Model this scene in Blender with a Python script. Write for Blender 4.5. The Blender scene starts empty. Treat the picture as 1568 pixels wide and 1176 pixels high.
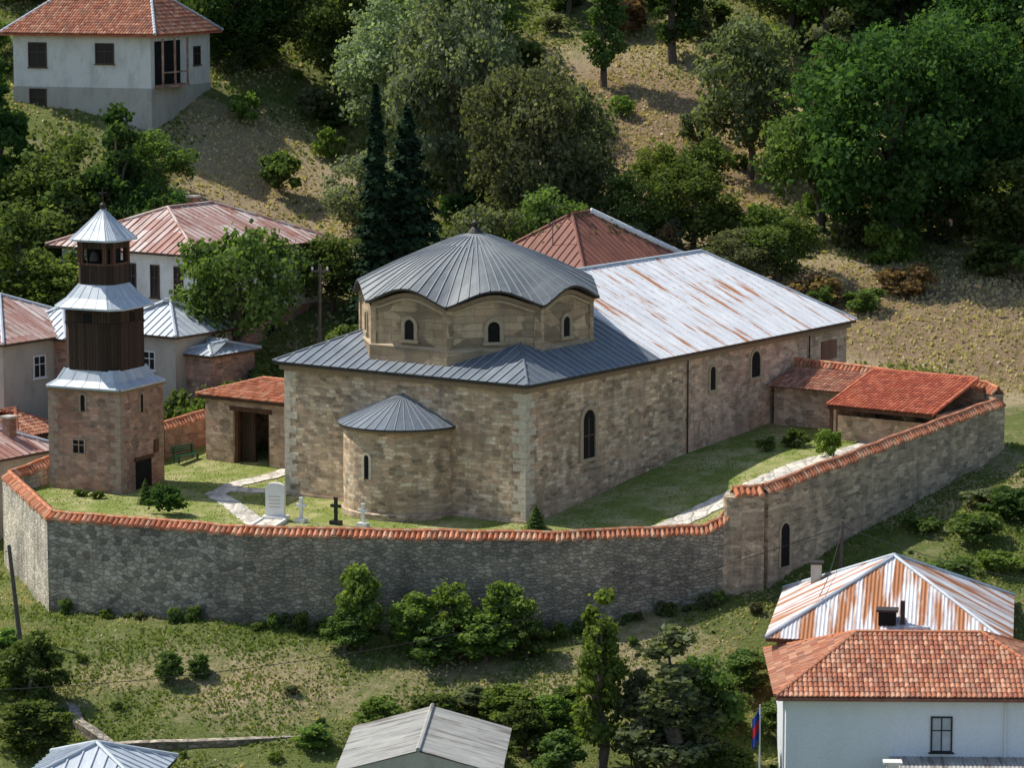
import bpy, math, random
import numpy as np
from mathutils import Vector, Matrix
random.seed(7); rng=np.random.default_rng(7)
R=math.radians
scene=bpy.context.scene
scene.view_settings.view_transform='Standard'
try: scene.view_settings.look='None'
except Exception: pass
scene.view_settings.exposure=0

# ------------------------------------------------------------------ light
SUN_AZ=R(-62); SUN_EL=R(52)
world=bpy.data.worlds.new("World"); scene.world=world; world.use_nodes=True
nt=world.node_tree; bg=nt.nodes['Background']
sky=nt.nodes.new('ShaderNodeTexSky'); sky.sky_type='NISHITA'; sky.sun_disc=False
sky.sun_elevation=SUN_EL; sky.sun_rotation=SUN_AZ
nt.links.new(sky.outputs[0],bg.inputs[0]); bg.inputs[1].default_value=0.15
sd=bpy.data.lights.new('sun','SUN'); sd.energy=5.0; sd.angle=R(0.5); sd.color=(1,0.96,0.88)
so=bpy.data.objects.new('sun',sd); scene.collection.objects.link(so)
sv=Vector((math.sin(SUN_AZ)*math.cos(SUN_EL),math.cos(SUN_AZ)*math.cos(SUN_EL),math.sin(SUN_EL)))
so.rotation_euler=(-sv).to_track_quat('-Z','Y').to_euler(); so.location=sv*300

cam=bpy.data.cameras.new('camera'); co=bpy.data.objects.new('camera',cam); scene.collection.objects.link(co)
co.location=(0,0,30.2); co.rotation_euler=(R(82),0,0); cam.sensor_width=36; cam.lens=114.8
cam.clip_start=1; cam.clip_end=3000; scene.camera=co

# ------------------------------------------------------------------ material helpers
class NT:
    def __init__(s,name):
        s.m=bpy.data.materials.new(name); s.m.use_nodes=True; s.t=s.m.node_tree
        s.b=s.t.nodes['Principled BSDF']; s.b.inputs['Specular IOR Level'].default_value=0.25
        s.out=s.t.nodes['Material Output']
    def n(s,ty,ins=None,**kw):
        nd=s.t.nodes.new(ty)
        for k,v in kw.items(): setattr(nd,k,v)
        if ins:
            for k,v in ins.items():
                if isinstance(v,bpy.types.NodeSocket): s.t.links.new(v,nd.inputs[k])
                else: nd.inputs[k].default_value=v
        return nd
    def uv(s): return s.n('ShaderNodeUVMap').outputs[0]
    def obj(s): return s.n('ShaderNodeTexCoord').outputs['Object']
    def mapp(s,vec,sc=(1,1,1),loc=(0,0,0)): return s.n('ShaderNodeMapping',{0:vec,1:loc,3:sc}).outputs[0]
    def noise(s,vec,scale,detail=4,rough=.6,dist=0):
        return s.n('ShaderNodeTexNoise',{'Vector':vec,'Scale':scale,'Detail':detail,'Roughness':rough,'Distortion':dist})
    def ramp(s,fac,stops,interp='LINEAR'):
        r=s.n('ShaderNodeValToRGB',{0:fac}); r.color_ramp.interpolation=interp
        el=r.color_ramp.elements
        while len(el)<len(stops): el.new(.5)
        for e,(p,c) in zip(el,stops):
            e.position=p
            if not hasattr(c,'__len__'): c=(c,c,c)
            e.color=(c[0],c[1],c[2],1)
        return r.outputs[0]
    def mix(s,f,a,b,mode='MIX'):
        nd=s.n('ShaderNodeMix',data_type='RGBA',blend_type=mode)
        for i,v in ((0,f),(6,a),(7,b)):
            if isinstance(v,bpy.types.NodeSocket): s.t.links.new(v,nd.inputs[i])
            elif i==0: nd.inputs[i].default_value=v
            else: nd.inputs[i].default_value=(v[0],v[1],v[2],1)
        return nd.outputs[2]
    def math(s,op,a,b=0.0,c=None):
        nd=s.n('ShaderNodeMath',{0:a,1:b},operation=op)
        return nd.outputs[0]
    def set(s,col=None,rough=.85,metal=0,bump=None,bs=.3,bd=.02):
        for k,v in (('Base Color',col),('Roughness',rough),('Metallic',metal)):
            if v is None: continue
            if isinstance(v,bpy.types.NodeSocket): s.t.links.new(v,s.b.inputs[k])
            elif k=='Base Color': s.b.inputs[k].default_value=(v[0],v[1],v[2],1)
            else: s.b.inputs[k].default_value=v
        if bump is not None:
            bn=s.n('ShaderNodeBump',{'Height':bump,'Strength':bs,'Distance':bd})
            s.t.links.new(bn.outputs[0],s.b.inputs['Normal'])
        return s.m

def course_stone(name,cols,mortar,bw=.42,rh=.2,mix_m=.8,patch=None,wob=.22,weather=.6):
    s=NT(name); uv=s.uv()
    nz=s.noise(uv,1.7,4,.65); d=s.n('ShaderNodeVectorMath',{0:nz.outputs['Color'],1:(.5,.5,.5)},operation='SUBTRACT').outputs[0]
    d=s.n('ShaderNodeVectorMath',{0:d,3:wob},operation='SCALE').outputs[0]
    v=s.n('ShaderNodeVectorMath',{0:uv,1:d},operation='ADD').outputs[0]
    br=s.n('ShaderNodeTexBrick',{'Vector':v,'Color1':(0,0,0,1),'Color2':(1,1,1,1),'Mortar':(.5,.5,.5,1),'Scale':1.,'Mortar Size':.018,'Mortar Smooth':.3,'Brick Width':bw,'Row Height':rh},offset=.43,squash=1.45,squash_frequency=3)
    n=len(cols); st=[(i/(n),c) for i,c in enumerate(cols)]
    c=s.ramp(br.outputs['Color'],st,'CONSTANT')
    vo=s.n('ShaderNodeTexVoronoi',{'Vector':s.mapp(v,(1/bw*.8,1/rh*.75,1)),'Scale':1.},voronoi_dimensions='2D')
    vg=s.n('ShaderNodeSeparateColor',{0:vo.outputs['Color']}).outputs[1]
    c=s.mix(1,c,s.ramp(vg,[(0.,.6),(.5,1.),(1.,1.34)]),'MULTIPLY')
    fine=s.noise(uv,14,5,.7)
    c=s.mix(1,c,s.ramp(fine.outputs[0],[(.25,.68),(.75,1.28)]),'MULTIPLY')
    c=s.mix(s.math('MULTIPLY',br.outputs['Fac'],mix_m),c,mortar)
    if patch:
        pn=s.noise(s.mapp(uv,(.45,.6,1),(7,3,0)),1.0,5,.6)
        c=s.mix(s.ramp(pn.outputs[0],[(.48,0.),(.64,.5)]),c,patch)
    big=s.noise(s.mapp(uv,(.35,.3,1)),1.0,6,.65)
    c=s.mix(1,c,s.ramp(big.outputs[0],[(.3,(.66,.64,.62)),(.5,(1.,.97,.94)),(.7,(1.25,1.18,1.1))]),'MULTIPLY')
    strk=s.noise(s.mapp(uv,(1.3,.2,1)),1.0,5,.65)
    c=s.mix(s.ramp(strk.outputs[0],[(.5,0.),(.72,weather)]),c,(.17,.14,.11))
    h=s.math('SUBTRACT',s.math('MULTIPLY',fine.outputs[0],.6),br.outputs['Fac'])
    return s.set(c,.92,0,h,.8,.035)

def rubble(name,cols,mortar,sx=2.6,sy=4.2,wob=.2,gain=1.,ms=.6):
    s=NT(name); uv=s.uv()
    nz=s.noise(uv,2.6,5,.75); d=s.n('ShaderNodeVectorMath',{0:nz.outputs['Color'],1:(.5,.5,.5)},operation='SUBTRACT').outputs[0]
    d=s.n('ShaderNodeVectorMath',{0:d,3:wob},operation='SCALE').outputs[0]
    v=s.n('ShaderNodeVectorMath',{0:uv,1:d},operation='ADD').outputs[0]
    v=s.mapp(v,(sx,sy,1))
    a=s.n('ShaderNodeTexVoronoi',{'Vector':v,'Scale':1.,'Randomness':1.},voronoi_dimensions='2D')
    e=s.n('ShaderNodeTexVoronoi',{'Vector':v,'Scale':1.,'Randomness':1.},voronoi_dimensions='2D',feature='DISTANCE_TO_EDGE')
    n=len(cols)
    c=s.ramp(s.n('ShaderNodeSeparateColor',{0:a.outputs['Color']}).outputs[0],[(i/n,cc) for i,cc in enumerate(cols)],'CONSTANT')
    fine=s.noise(uv,11,6,.75)
    c=s.mix(1,c,s.ramp(fine.outputs[0],[(.25,.5*gain),(.75,1.45*gain)]),'MULTIPLY')
    mk=s.ramp(e.outputs['Distance'],[(.0,1.),(.13,0.)])
    mn=s.ramp(nz.outputs[0],[(.35,.15),(.6,1.)])
    c=s.mix(s.math('MULTIPLY',s.math('MULTIPLY',mk,ms),mn),c,mortar)
    big=s.noise(s.mapp(uv,(.22,.35,1)),1.0,6,.7)
    c=s.mix(1,c,s.ramp(big.outputs[0],[(.3,(.55,.55,.55)),(.5,(.95,.93,.9)),(.7,(1.35,1.27,1.15))]),'MULTIPLY')
    strk=s.noise(s.mapp(uv,(1.3,.14,1)),1.0,5,.65)
    c=s.mix(s.ramp(strk.outputs[0],[(.48,0.),(.72,.65)]),c,(.1,.09,.075))
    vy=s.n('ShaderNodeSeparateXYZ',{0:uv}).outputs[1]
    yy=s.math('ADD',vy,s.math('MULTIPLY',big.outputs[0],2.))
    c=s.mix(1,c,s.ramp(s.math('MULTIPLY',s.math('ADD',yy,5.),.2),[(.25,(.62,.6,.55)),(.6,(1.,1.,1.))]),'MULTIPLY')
    h=s.math('SUBTRACT',s.math('MULTIPLY',fine.outputs[0],.8),mk)
    return s.set(c,.95,0,h,1.,.06)

def plain(name,col,rough=.8,metal=0,var=.25,scale=2.):
    s=NT(name); o=s.obj(); nz=s.noise(o,scale,6,.65)
    c=s.mix(1,col,s.ramp(nz.outputs[0],[(.3,1-var),(.7,1+var)]),'MULTIPLY')
    return s.set(c,rough,metal,s.noise(o,20,4).outputs[0],.15,.01)

def plaster(name,col,dirt=(.25,.22,.18),amt=.5):
    s=NT(name); uv=s.uv(); nz=s.noise(s.mapp(uv,(.8,.35,1)),1.2,7,.7)
    c=s.mix(s.ramp(nz.outputs[0],[(.46,0.),(.78,amt)]),col,dirt)
    f=s.noise(uv,9,5,.7)
    c=s.mix(1,c,s.ramp(f.outputs[0],[(.2,.86),(.8,1.08)]),'MULTIPLY')
    return s.set(c,.9,0,f.outputs[0],.2,.02)

def metalroof(name,base,base2,rust=None,amt=.5,rough=.45,metal=.35,panel=(.9,2.3),freq=(3.2,.22),thr=(.5,.62),var=(.75,1.12)):
    s=NT(name); uv=s.uv()
    br=s.n('ShaderNodeTexBrick',{'Vector':uv,'Color1':(0,0,0,1),'Color2':(1,1,1,1),'Mortar':(.3,.3,.3,1),'Scale':1.,'Mortar Size':.012,'Brick Width':panel[0],'Row Height':panel[1]},offset=.0)
    c=s.mix(br.outputs['Color'],base,base2)
    nz=s.noise(s.mapp(uv,(1.2,.5,1)),1.4,7,.7)
    c=s.mix(1,c,s.ramp(nz.outputs[0],[(.25,var[0]),(.75,var[1])]),'MULTIPLY')
    if rust:
        st=s.noise(s.mapp(uv,(freq[0],freq[1],1)),1.0,5,.6)
        pt=s.noise(s.mapp(uv,(.5,.5,1),(3,5,0)),.7,4,.6)
        k=s.math('MULTIPLY',s.ramp(st.outputs[0],[(thr[0],0.),(thr[1],1.)]),s.ramp(pt.outputs[0],[(.62-amt*.35,0.),(.78-amt*.35,1.)]))
        c=s.mix(k,c,s.mix(nz.outputs[0],rust,(rust[0]*.6,rust[1]*.5,rust[2]*.5)))
    return s.set(c,rough,metal,nz.outputs[0],.15,.02)

def tilemat(name,cols,tw=.22,tl=.36,dark=.35):
    s=NT(name); uv=s.uv()
    br=s.n('ShaderNodeTexBrick',{'Vector':uv,'Color1':(0,0,0,1),'Color2':(1,1,1,1),'Mortar':(.5,.5,.5,1),'Scale':1.,'Mortar Size':.0,'Brick Width':tw,'Row Height':tl},offset=0.)
    n=len(cols); c=s.ramp(br.outputs['Color'],[(i/n,cc) for i,cc in enumerate(cols)],'CONSTANT')
    nz=s.noise(uv,1.1,6,.7); f=s.noise(uv,16,4,.7)
    c=s.mix(s.ramp(nz.outputs[0],[(.5,0.),(.75,dark)]),c,(.12,.1,.08))
    c=s.mix(1,c,s.ramp(f.outputs[0],[(.25,.75),(.75,1.2)]),'MULTIPLY')
    return s.set(c,.9,0,f.outputs[0],.3,.02)

def wood(name,c1,c2,bw=.18):
    s=NT(name); uv=s.uv()
    br=s.n('ShaderNodeTexBrick',{'Vector':uv,'Color1':(0,0,0,1),'Color2':(1,1,1,1),'Mortar':(.5,.5,.5,1),'Scale':1.,'Mortar Size':.012,'Brick Width':bw,'Row Height':9.},offset=0.)
    g=s.noise(s.mapp(uv,(14,1.2,1)),1.5,5,.65)
    c=s.mix(br.outputs['Color'],c1,c2); c=s.mix(1,c,s.ramp(g.outputs[0],[(.25,.6),(.75,1.3)]),'MULTIPLY')
    c=s.mix(br.outputs['Fac'],c,(.01,.008,.006))
    return s.set(c,.8,0,s.math('SUBTRACT',g.outputs[0],br.outputs['Fac']),.5,.02)

def foliage(name,dark,light,trans=.42):
    s=NT(name)
    at=s.n('ShaderNodeAttribute',attribute_name='tint'); oi=s.n('ShaderNodeObjectInfo')
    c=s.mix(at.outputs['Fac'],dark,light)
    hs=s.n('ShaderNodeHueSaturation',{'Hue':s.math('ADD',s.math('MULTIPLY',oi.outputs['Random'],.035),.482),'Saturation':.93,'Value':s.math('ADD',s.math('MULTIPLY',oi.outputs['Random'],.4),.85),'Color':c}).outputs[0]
    df=s.n('ShaderNodeBsdfDiffuse',{0:hs})
    tr=s.n('ShaderNodeBsdfTranslucent',{0:s.mix(1,hs,(1.35,1.4,.6),'MULTIPLY')})
    mx=s.n('ShaderNodeMixShader',{0:trans,1:df.outputs[0],2:tr.outputs[0]})
    s.t.links.new(mx.outputs[0],s.out.inputs[0]); return s.m

TAN=[(.57,.43,.28),(.42,.31,.21),(.63,.5,.36),(.5,.35,.24),(.36,.28,.2),(.6,.45,.31),(.67,.56,.42)]
m_church=course_stone('church_stone',TAN,(.56,.47,.35),patch=(.55,.4,.28))
m_drum=course_stone('drum_ashlar',[(.44,.33,.21),(.48,.37,.24),(.4,.29,.19),(.46,.35,.23)],(.36,.28,.2),bw=1.1,rh=.38,mix_m=.5,wob=.08)
m_side=course_stone('nave_stone',[(.6,.42,.3),(.47,.33,.23),(.64,.48,.36),(.52,.35,.26),(.61,.47,.36)],(.6,.47,.36),bw=.36,rh=.19,patch=(.58,.37,.28))
m_quoin=plain('quoin_limestone',(.56,.49,.38),.9,0,.28,3.)
m_tquoin=plain('tower_quoin',(.4,.29,.22),.9,0,.28,3.)
m_tower=course_stone('tower_stone',[(.44,.24,.165),(.48,.3,.22),(.35,.24,.185),(.52,.32,.24),(.44,.26,.2)],(.48,.37,.3),bw=.38,rh=.2,patch=(.46,.21,.155))
GREY=[(.33,.3,.25),(.44,.4,.33),(.23,.21,.18),(.5,.45,.37),(.38,.33,.27),(.56,.51,.43)]
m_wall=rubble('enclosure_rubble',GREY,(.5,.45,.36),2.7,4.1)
m_wall_sunlit=rubble('enclosure_rubble_sunlit',[(.62,.57,.48),(.7,.64,.54),(.52,.48,.4),(.76,.7,.6)],(.7,.64,.54),2.7,4.1)  # same rubble with the sunlight on the left runs painted in as paler stone
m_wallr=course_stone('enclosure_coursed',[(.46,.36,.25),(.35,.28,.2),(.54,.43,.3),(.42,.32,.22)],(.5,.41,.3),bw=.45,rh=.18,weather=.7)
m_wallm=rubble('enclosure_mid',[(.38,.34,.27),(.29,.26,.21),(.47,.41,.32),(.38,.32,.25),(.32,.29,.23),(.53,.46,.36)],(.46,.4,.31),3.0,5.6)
m_dark=plain('dark_void',(.012,.011,.01),.9)
m_trim=plain('stone_trim',(.42,.33,.22),.9,0,.15,4.)
m_trimdark=plain('stone_cornice',(.28,.2,.13),.9,0,.15,4.)
m_seam=metalroof('seam_metal_roof',(.15,.18,.215),(.21,.235,.265),None,.0,.5,.2,var=(.6,1.25))
m_dome=metalroof('dome_metal_roof',(.19,.205,.21),(.24,.25,.25),None,.0,.55,.15,var=(.6,1.25))
m_rib=metalroof('lead_seams',(.34,.36,.37),(.4,.41,.41),None,.0,.5,.1)
m_nave=metalroof('nave_white_sheet_roof',(.87,.87,.86),(.77,.77,.78),(.6,.26,.1),.85,.6,.0,freq=(1.7,.18),thr=(.545,.61))
m_white=metalroof('white_sheet_roof',(.52,.57,.62),(.62,.66,.69),(.3,.17,.1),.1,.5,.05,var=(.65,1.15))
m_rusty=metalroof('rusty_sheet_roof',(.76,.75,.74),(.64,.63,.64),(.5,.21,.08),1.2,.6,.0,freq=(1.3,.11),thr=(.47,.55))
m_redmetal=metalroof('red_oxide_roof',(.25,.105,.075),(.3,.13,.09),(.19,.09,.055),.5,.65,.0,(1.,1.8))
m_mixroof=metalroof('faded_red_roof',(.42,.2,.15),(.66,.57,.52),(.34,.15,.1),.8,.65,.0,(.8,1.3))
m_greyroof=metalroof('fibre_cement_roof',(.46,.45,.4),(.39,.38,.35),(.22,.2,.17),.8,.85,.0,(1.1,1.6),var=(.65,1.15))
m_tile=tilemat('terracotta_tiles',[(.54,.19,.09),(.63,.27,.15),(.4,.14,.07),(.6,.33,.2),(.48,.2,.11)])
m_tileb=tilemat('old_terracotta_tiles',[(.44,.17,.095),(.34,.13,.08),(.5,.22,.125),(.38,.19,.125),(.56,.3,.19)],.22,.36,.65)
m_tilered=tilemat('red_tiles',[(.5,.14,.07),(.57,.19,.1),(.42,.11,.06)],.22,.36,.35)
m_tilebase=plain('roof_underlay',(.14,.07,.045),.9)
m_wooddk=wood('dark_belfry_boards',(.035,.022,.015),(.08,.045,.028))
m_woodred=wood('brown_boards',(.11,.05,.03),(.16,.08,.05),.25)
m_white_pl=plaster('white_plaster',(.78,.75,.69),(.3,.26,.2),.6)
m_blue_pl=plaster('pale_blue_plaster',(.79,.82,.85),(.45,.43,.4),.2)
m_pink_pl=plaster('pink_plaster',(.55,.24,.24),(.3,.2,.18),.4)
m_grey_pl=plaster('grey_plaster',(.5,.46,.39),(.22,.2,.17),.65)
m_glass=plain('window_glass',(.02,.022,.025),.15,0,.1)
m_glass_refl=plain('painted_reflection_glass',(.45,.48,.5),.2,0,.2)  # light pane colour painted in for the reflection on the glass
m_frame=plain('white_frame',(.75,.75,.72),.6,0,.06)
m_brownframe=plain('brown_frame',(.1,.06,.04),.7)
m_iron=plain('iron',(.06,.055,.05),.6,.6)
m_marble=plain('white_marble',(.74,.73,.69),.5,0,.08)
m_black=plain('black_granite',(.03,.03,.032),.3)
m_green=plain('green_paint',(.03,.11,.06),.5)
m_path=rubble('path_slabs',[(.72,.68,.6),(.78,.74,.66),(.66,.62,.55)],(.56,.52,.43),1.3,1.3,gain=1.05)
m_bark=plain('bark',(.14,.11,.085),.95,0,.3,6.)
m_pole=plain('weathered_pole',(.12,.1,.085),.9,0,.3,6.)
m_flagb=plain('flag_blue',(.03,.06,.3),.7); m_flagr=plain('flag_red',(.5,.03,.04),.7)
m_brick=course_stone('chimney_brick',[(.4,.17,.1),(.34,.14,.09),(.45,.22,.14)],(.4,.36,.3),bw=.24,rh=.08)

# ------------------------------------------------------------------ mesh builder
class M:
    def __init__(s): s.v=[];s.f=[];s.m=[];s.uv=[]
    def face(s,pts,mat=0,uv=None):
        pts=[Vector(p) for p in pts]; b=len(s.v)
        s.v+=[tuple(p) for p in pts]; s.f.append(tuple(range(b,b+len(pts)))); s.m.append(mat)
        if uv is None:
            n=(pts[1]-pts[0]).cross(pts[2]-pts[0])
            if n.length<1e-9 and len(pts)>3: n=(pts[2]-pts[0]).cross(pts[3]-pts[0])
            if n.length<1e-9: n=Vector((0,0,1))
            n.normalize(); t,w=axes(n); uv=[(p.dot(t),p.dot(w)) for p in pts]
        s.uv+=list(uv)
    def box(s,x0,x1,y0,y1,z0,z1,mat=0):
        a=(x0,y0,z0);b=(x1,y0,z0);c=(x1,y1,z0);d=(x0,y1,z0);e=(x0,y0,z1);f=(x1,y0,z1);g=(x1,y1,z1);h=(x0,y1,z1)
        for q in ((a,b,f,e),(b,c,g,f),(c,d,h,g),(d,a,e,h),(e,f,g,h),(d,c,b,a)): s.face(q,mat)
    def tube(s,p0,p1,r0,r1,mat=0,n=8,cap=True):
        p0=Vector(p0);p1=Vector(p1);d=(p1-p0).normalized()
        a=d.orthogonal().normalized();b=d.cross(a)
        A=[];B=[]
        for i in range(n):
            t=2*math.pi*i/n; o=a*math.cos(t)+b*math.sin(t); A.append(p0+o*r0);B.append(p1+o*r1)
        L=(p1-p0).length
        for i in range(n):
            j=(i+1)%n; u0=2*math.pi*r0*i/n;u1=2*math.pi*r0*(i+1)/n
            s.face((A[i],A[j],B[j],B[i]),mat,((u0,0),(u1,0),(u1,L),(u0,L)))
        if cap: s.face(B,mat); s.face(A[::-1],mat)
    def lathe(s,prof,c,mat=0,n=16):
        for (r0,z0),(r1,z1) in zip(prof[:-1],prof[1:]):
            for i in range(n):
                t0=2*math.pi*i/n;t1=2*math.pi*(i+1)/n
                P=lambda r,z,t:(c[0]+r*math.cos(t),c[1]+r*math.sin(t),c[2]+z)
                s.face((P(r0,z0,t0),P(r0,z0,t1),P(r1,z1,t1),P(r1,z1,t0)),mat,((r0*t0,z0),(r0*t1,z0),(r1*t1,z1),(r1*t0,z1)))
    def build(s,name,mats,parent=None,loc=None,rot=0,smooth=False):
        me=bpy.data.meshes.new(name); me.from_pydata(s.v,[],s.f)
        for m in mats: me.materials.append(m)
        me.polygons.foreach_set('material_index',s.m)
        ul=me.uv_layers.new(name='UVMap'); ul.data.foreach_set('uv',np.array(s.uv,dtype=np.float32).ravel())
        if smooth: me.polygons.foreach_set('use_smooth',[True]*len(s.f))
        me.update(); ob=bpy.data.objects.new(name,me); scene.collection.objects.link(ob)
        if parent: ob.parent=parent
        if loc is not None: ob.location=loc; ob.rotation_euler=(0,0,rot)
        return ob
def axes(n):
    if abs(n.z)>.995: return Vector((1,0,0)),Vector((0,1,0))
    t=Vector((0,0,1)).cross(n).normalized(); return t,n.cross(t)
def empty(name,loc,rot=0):
    e=bpy.data.objects.new(name,None); scene.collection.objects.link(e); e.location=loc; e.rotation_euler=(0,0,rot); e.empty_display_size=.5; return e

def clip_span(P2,u):
    vs=[]
    n=len(P2)
    for i in range(n):
        (u0,v0),(u1,v1)=P2[i],P2[(i+1)%n]
        if (u0-u)*(u1-u)<0: vs.append(v0+(v1-v0)*(u-u0)/(u1-u0))
    return (min(vs),max(vs)) if len(vs)>=2 else None
def plane2d(poly):
    poly=[Vector(p) for p in poly]
    n=(poly[1]-poly[0]).cross(poly[2]-poly[0]).normalized()
    if n.z<0: n=-n
    t,w=axes(n); o=poly[0]; return poly,n,t,w,[(p.dot(t),p.dot(w)) for p in poly],n.dot(o)
def seam(mm,poly,sp=.5,h=.05,w=.04,mat=0):
    poly,n,t,ww,P2,k=plane2d(poly)
    us=[p[0] for p in P2]; u=min(us)+sp*.3
    Q=lambda u,v,z:t*u+ww*v+n*(k+z)
    while u<max(us):
        sp_=clip_span(P2,u)
        if sp_ and sp_[1]-sp_[0]>.15:
            a,b=sp_; 
            mm.face((Q(u-w/2,a,.0),Q(u-w/2,a,h),Q(u-w/2,b,h),Q(u-w/2,b,.0)),mat)
            mm.face((Q(u+w/2,a,.0),Q(u+w/2,b,.0),Q(u+w/2,b,h),Q(u+w/2,a,h)),mat)
            mm.face((Q(u-w/2,a,h),Q(u+w/2,a,h),Q(u+w/2,b,h),Q(u-w/2,b,h)),mat)
            mm.face((Q(u-w/2,a,0),Q(u+w/2,a,0),Q(u+w/2,a,h),Q(u-w/2,a,h)),mat)
        u+=sp*random.uniform(.93,1.07)
def inside(P2,u,v):
    c=False;n=len(P2)
    for i in range(n):
        (x0,y0),(x1,y1)=P2[i],P2[(i+1)%n]
        if (y0>v)!=(y1>v) and u<(x1-x0)*(v-y0)/(y1-y0)+x0: c=not c
    return c
def tiles(mm,poly,mat=0,tw=.22,tl=.36):
    poly,n,t,w,P2,k=plane2d(poly)
    u0=min(p[0] for p in P2);u1=max(p[0] for p in P2);v0=min(p[1] for p in P2);v1=max(p[1] for p in P2)
    Q=lambda u,v,z:t*u+w*v+n*(k+z)
    prof=[(-.5,.0),(-.32,.055),(0,.085),(.32,.055),(.5,.0)]
    i=math.floor(u0/tw)
    while i*tw<u1:
        uc=(i+.5)*tw; j=0
        while v0+j*tl<v1:
            v=v0+j*tl
            if inside(P2,uc,v+tl*.5):
                du=random.uniform(-.015,.015); dz=random.uniform(0,.02)
                for (a,ha),(b,hb) in zip(prof[:-1],prof[1:]):
                    mm.face((Q(uc+a*tw+du,v-.03,ha+.035+dz),Q(uc+b*tw+du,v-.03,hb+.035+dz),Q(uc+b*tw,v+tl,hb+.01),Q(uc+a*tw,v+tl,ha+.01)),mat,
                            [(uc,math.floor(v/tl)*tl+tl*.5)]*4)
                mm.face([Q(uc+a*tw+du,v-.03,ha+.035+dz) for a,ha in prof][::-1],mat,[(uc,v)]*5)
            j+=1
        i+=1
def corr(mm,poly,mat=0,p=.18,h=.035):
    poly,n,t,w,P2,k=plane2d(poly)
    Q=lambda u,v,z:t*u+w*v+n*(k+z)
    us=[q[0] for q in P2]; u=min(us)+.001; st=p/4; prev=None
    while u<max(us):
        s_=clip_span(P2,u)
        z=h*(1+math.cos(2*math.pi*u/p))/2+.01
        if s_:
            cur=(u,s_[0],s_[1],z)
            if prev: mm.face((Q(prev[0],prev[1],prev[3]),Q(u,s_[0],z),Q(u,s_[1],z),Q(prev[0],prev[2],prev[3])),mat,((prev[0],prev[1]),(u,s_[0]),(u,s_[1]),(prev[0],prev[2])))
            prev=cur
        u+=st
def roofplanes(x0,x1,y0,y1,z0,z1,kind='hip',axis='y',inset=None):
    if axis=='x':
        c=(y0+y1)/2; i=(y1-y0)/2 if inset is None else inset
        if kind=='gable': i=0
        a=(x0+i,c,z1); b=(x1-i,c,z1)
        P=[((x0,y0,z0),(x1,y0,z0),b,a),((x1,y1,z0),(x0,y1,z0),a,b)]
        if kind=='hip': P+=[((x1,y0,z0),(x1,y1,z0),b),((x0,y1,z0),(x0,y0,z0),a)]
    else:
        c=(x0+x1)/2; i=(x1-x0)/2 if inset is None else inset
        if kind=='gable': i=0
        a=(c,y0+i,z1); b=(c,y1-i,z1)
        P=[((x1,y0,z0),(x1,y1,z0),b,a),((x0,y1,z0),(x0,y0,z0),a,b)]
        if kind=='hip': P+=[((x0,y0,z0),(x1,y0,z0),a),((x1,y1,z0),(x0,y1,z0),b)]
    return P,a,b
def roof_obj(name,parent,x0,x1,y0,y1,z0,z1,mat,style,kind='hip',axis='y',inset=None,cap=None,fascia=None,capr=.1):
    mm=M(); P,a,b=roofplanes(x0,x1,y0,y1,z0,z1,kind,axis,inset)
    mats=[mat,fascia or m_brownframe,cap or mat,m_tilebase]
    for p in P:
        mm.face(p,3 if style=='tile' else 0)
        if style=='tile': tiles(mm,p,0)
        elif style=='seam': seam(mm,p,.55,.06,.05)
        elif style=='corr': corr(mm,p)
    mm.box(x0+.03,x1-.03,y0+.03,y1-.03,z0-.16,z0-.004,1)
    if kind=='gable':
        for q in (a,b):
            if axis=='x': mm.face(((q[0]+(.05 if q is a else -.05),y0+.1,z0),(q[0]+(.05 if q is a else -.05),y1-.1,z0),(q[0]+(.05 if q is a else -.05),q[1],z1-.05)),1)
            else: mm.face(((x0+.1,q[1]+(.05 if q is a else -.05),z0),(x1-.1,q[1]+(.05 if q is a else -.05),z0),(q[0],q[1]+(.05 if q is a else -.05),z1-.05)),1)
    up=Vector((0,0,.05))
    def capline(p,q):
        p=Vector(p)+up;q=Vector(q)+up
        if style!='tile': mm.tube(p,q,capr,capr,2,6); return
        n=max(1,int((q-p).length/.4))
        for k in range(n): mm.tube(p.lerp(q,k/n),p.lerp(q,(k+1.1)/n),capr*1.25,capr*.95,2,7)
    capline(a,b)
    if kind=='hip':
        if axis=='x': E=[((x0,y0,z0),a),((x0,y1,z0),a),((x1,y0,z0),b),((x1,y1,z0),b)]
        else: E=[((x0,y0,z0),a),((x1,y0,z0),a),((x0,y1,z0),b),((x1,y1,z0),b)]
        for p,q in E: capline(p,q)
    return mm.build(name,mats,parent)

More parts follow.
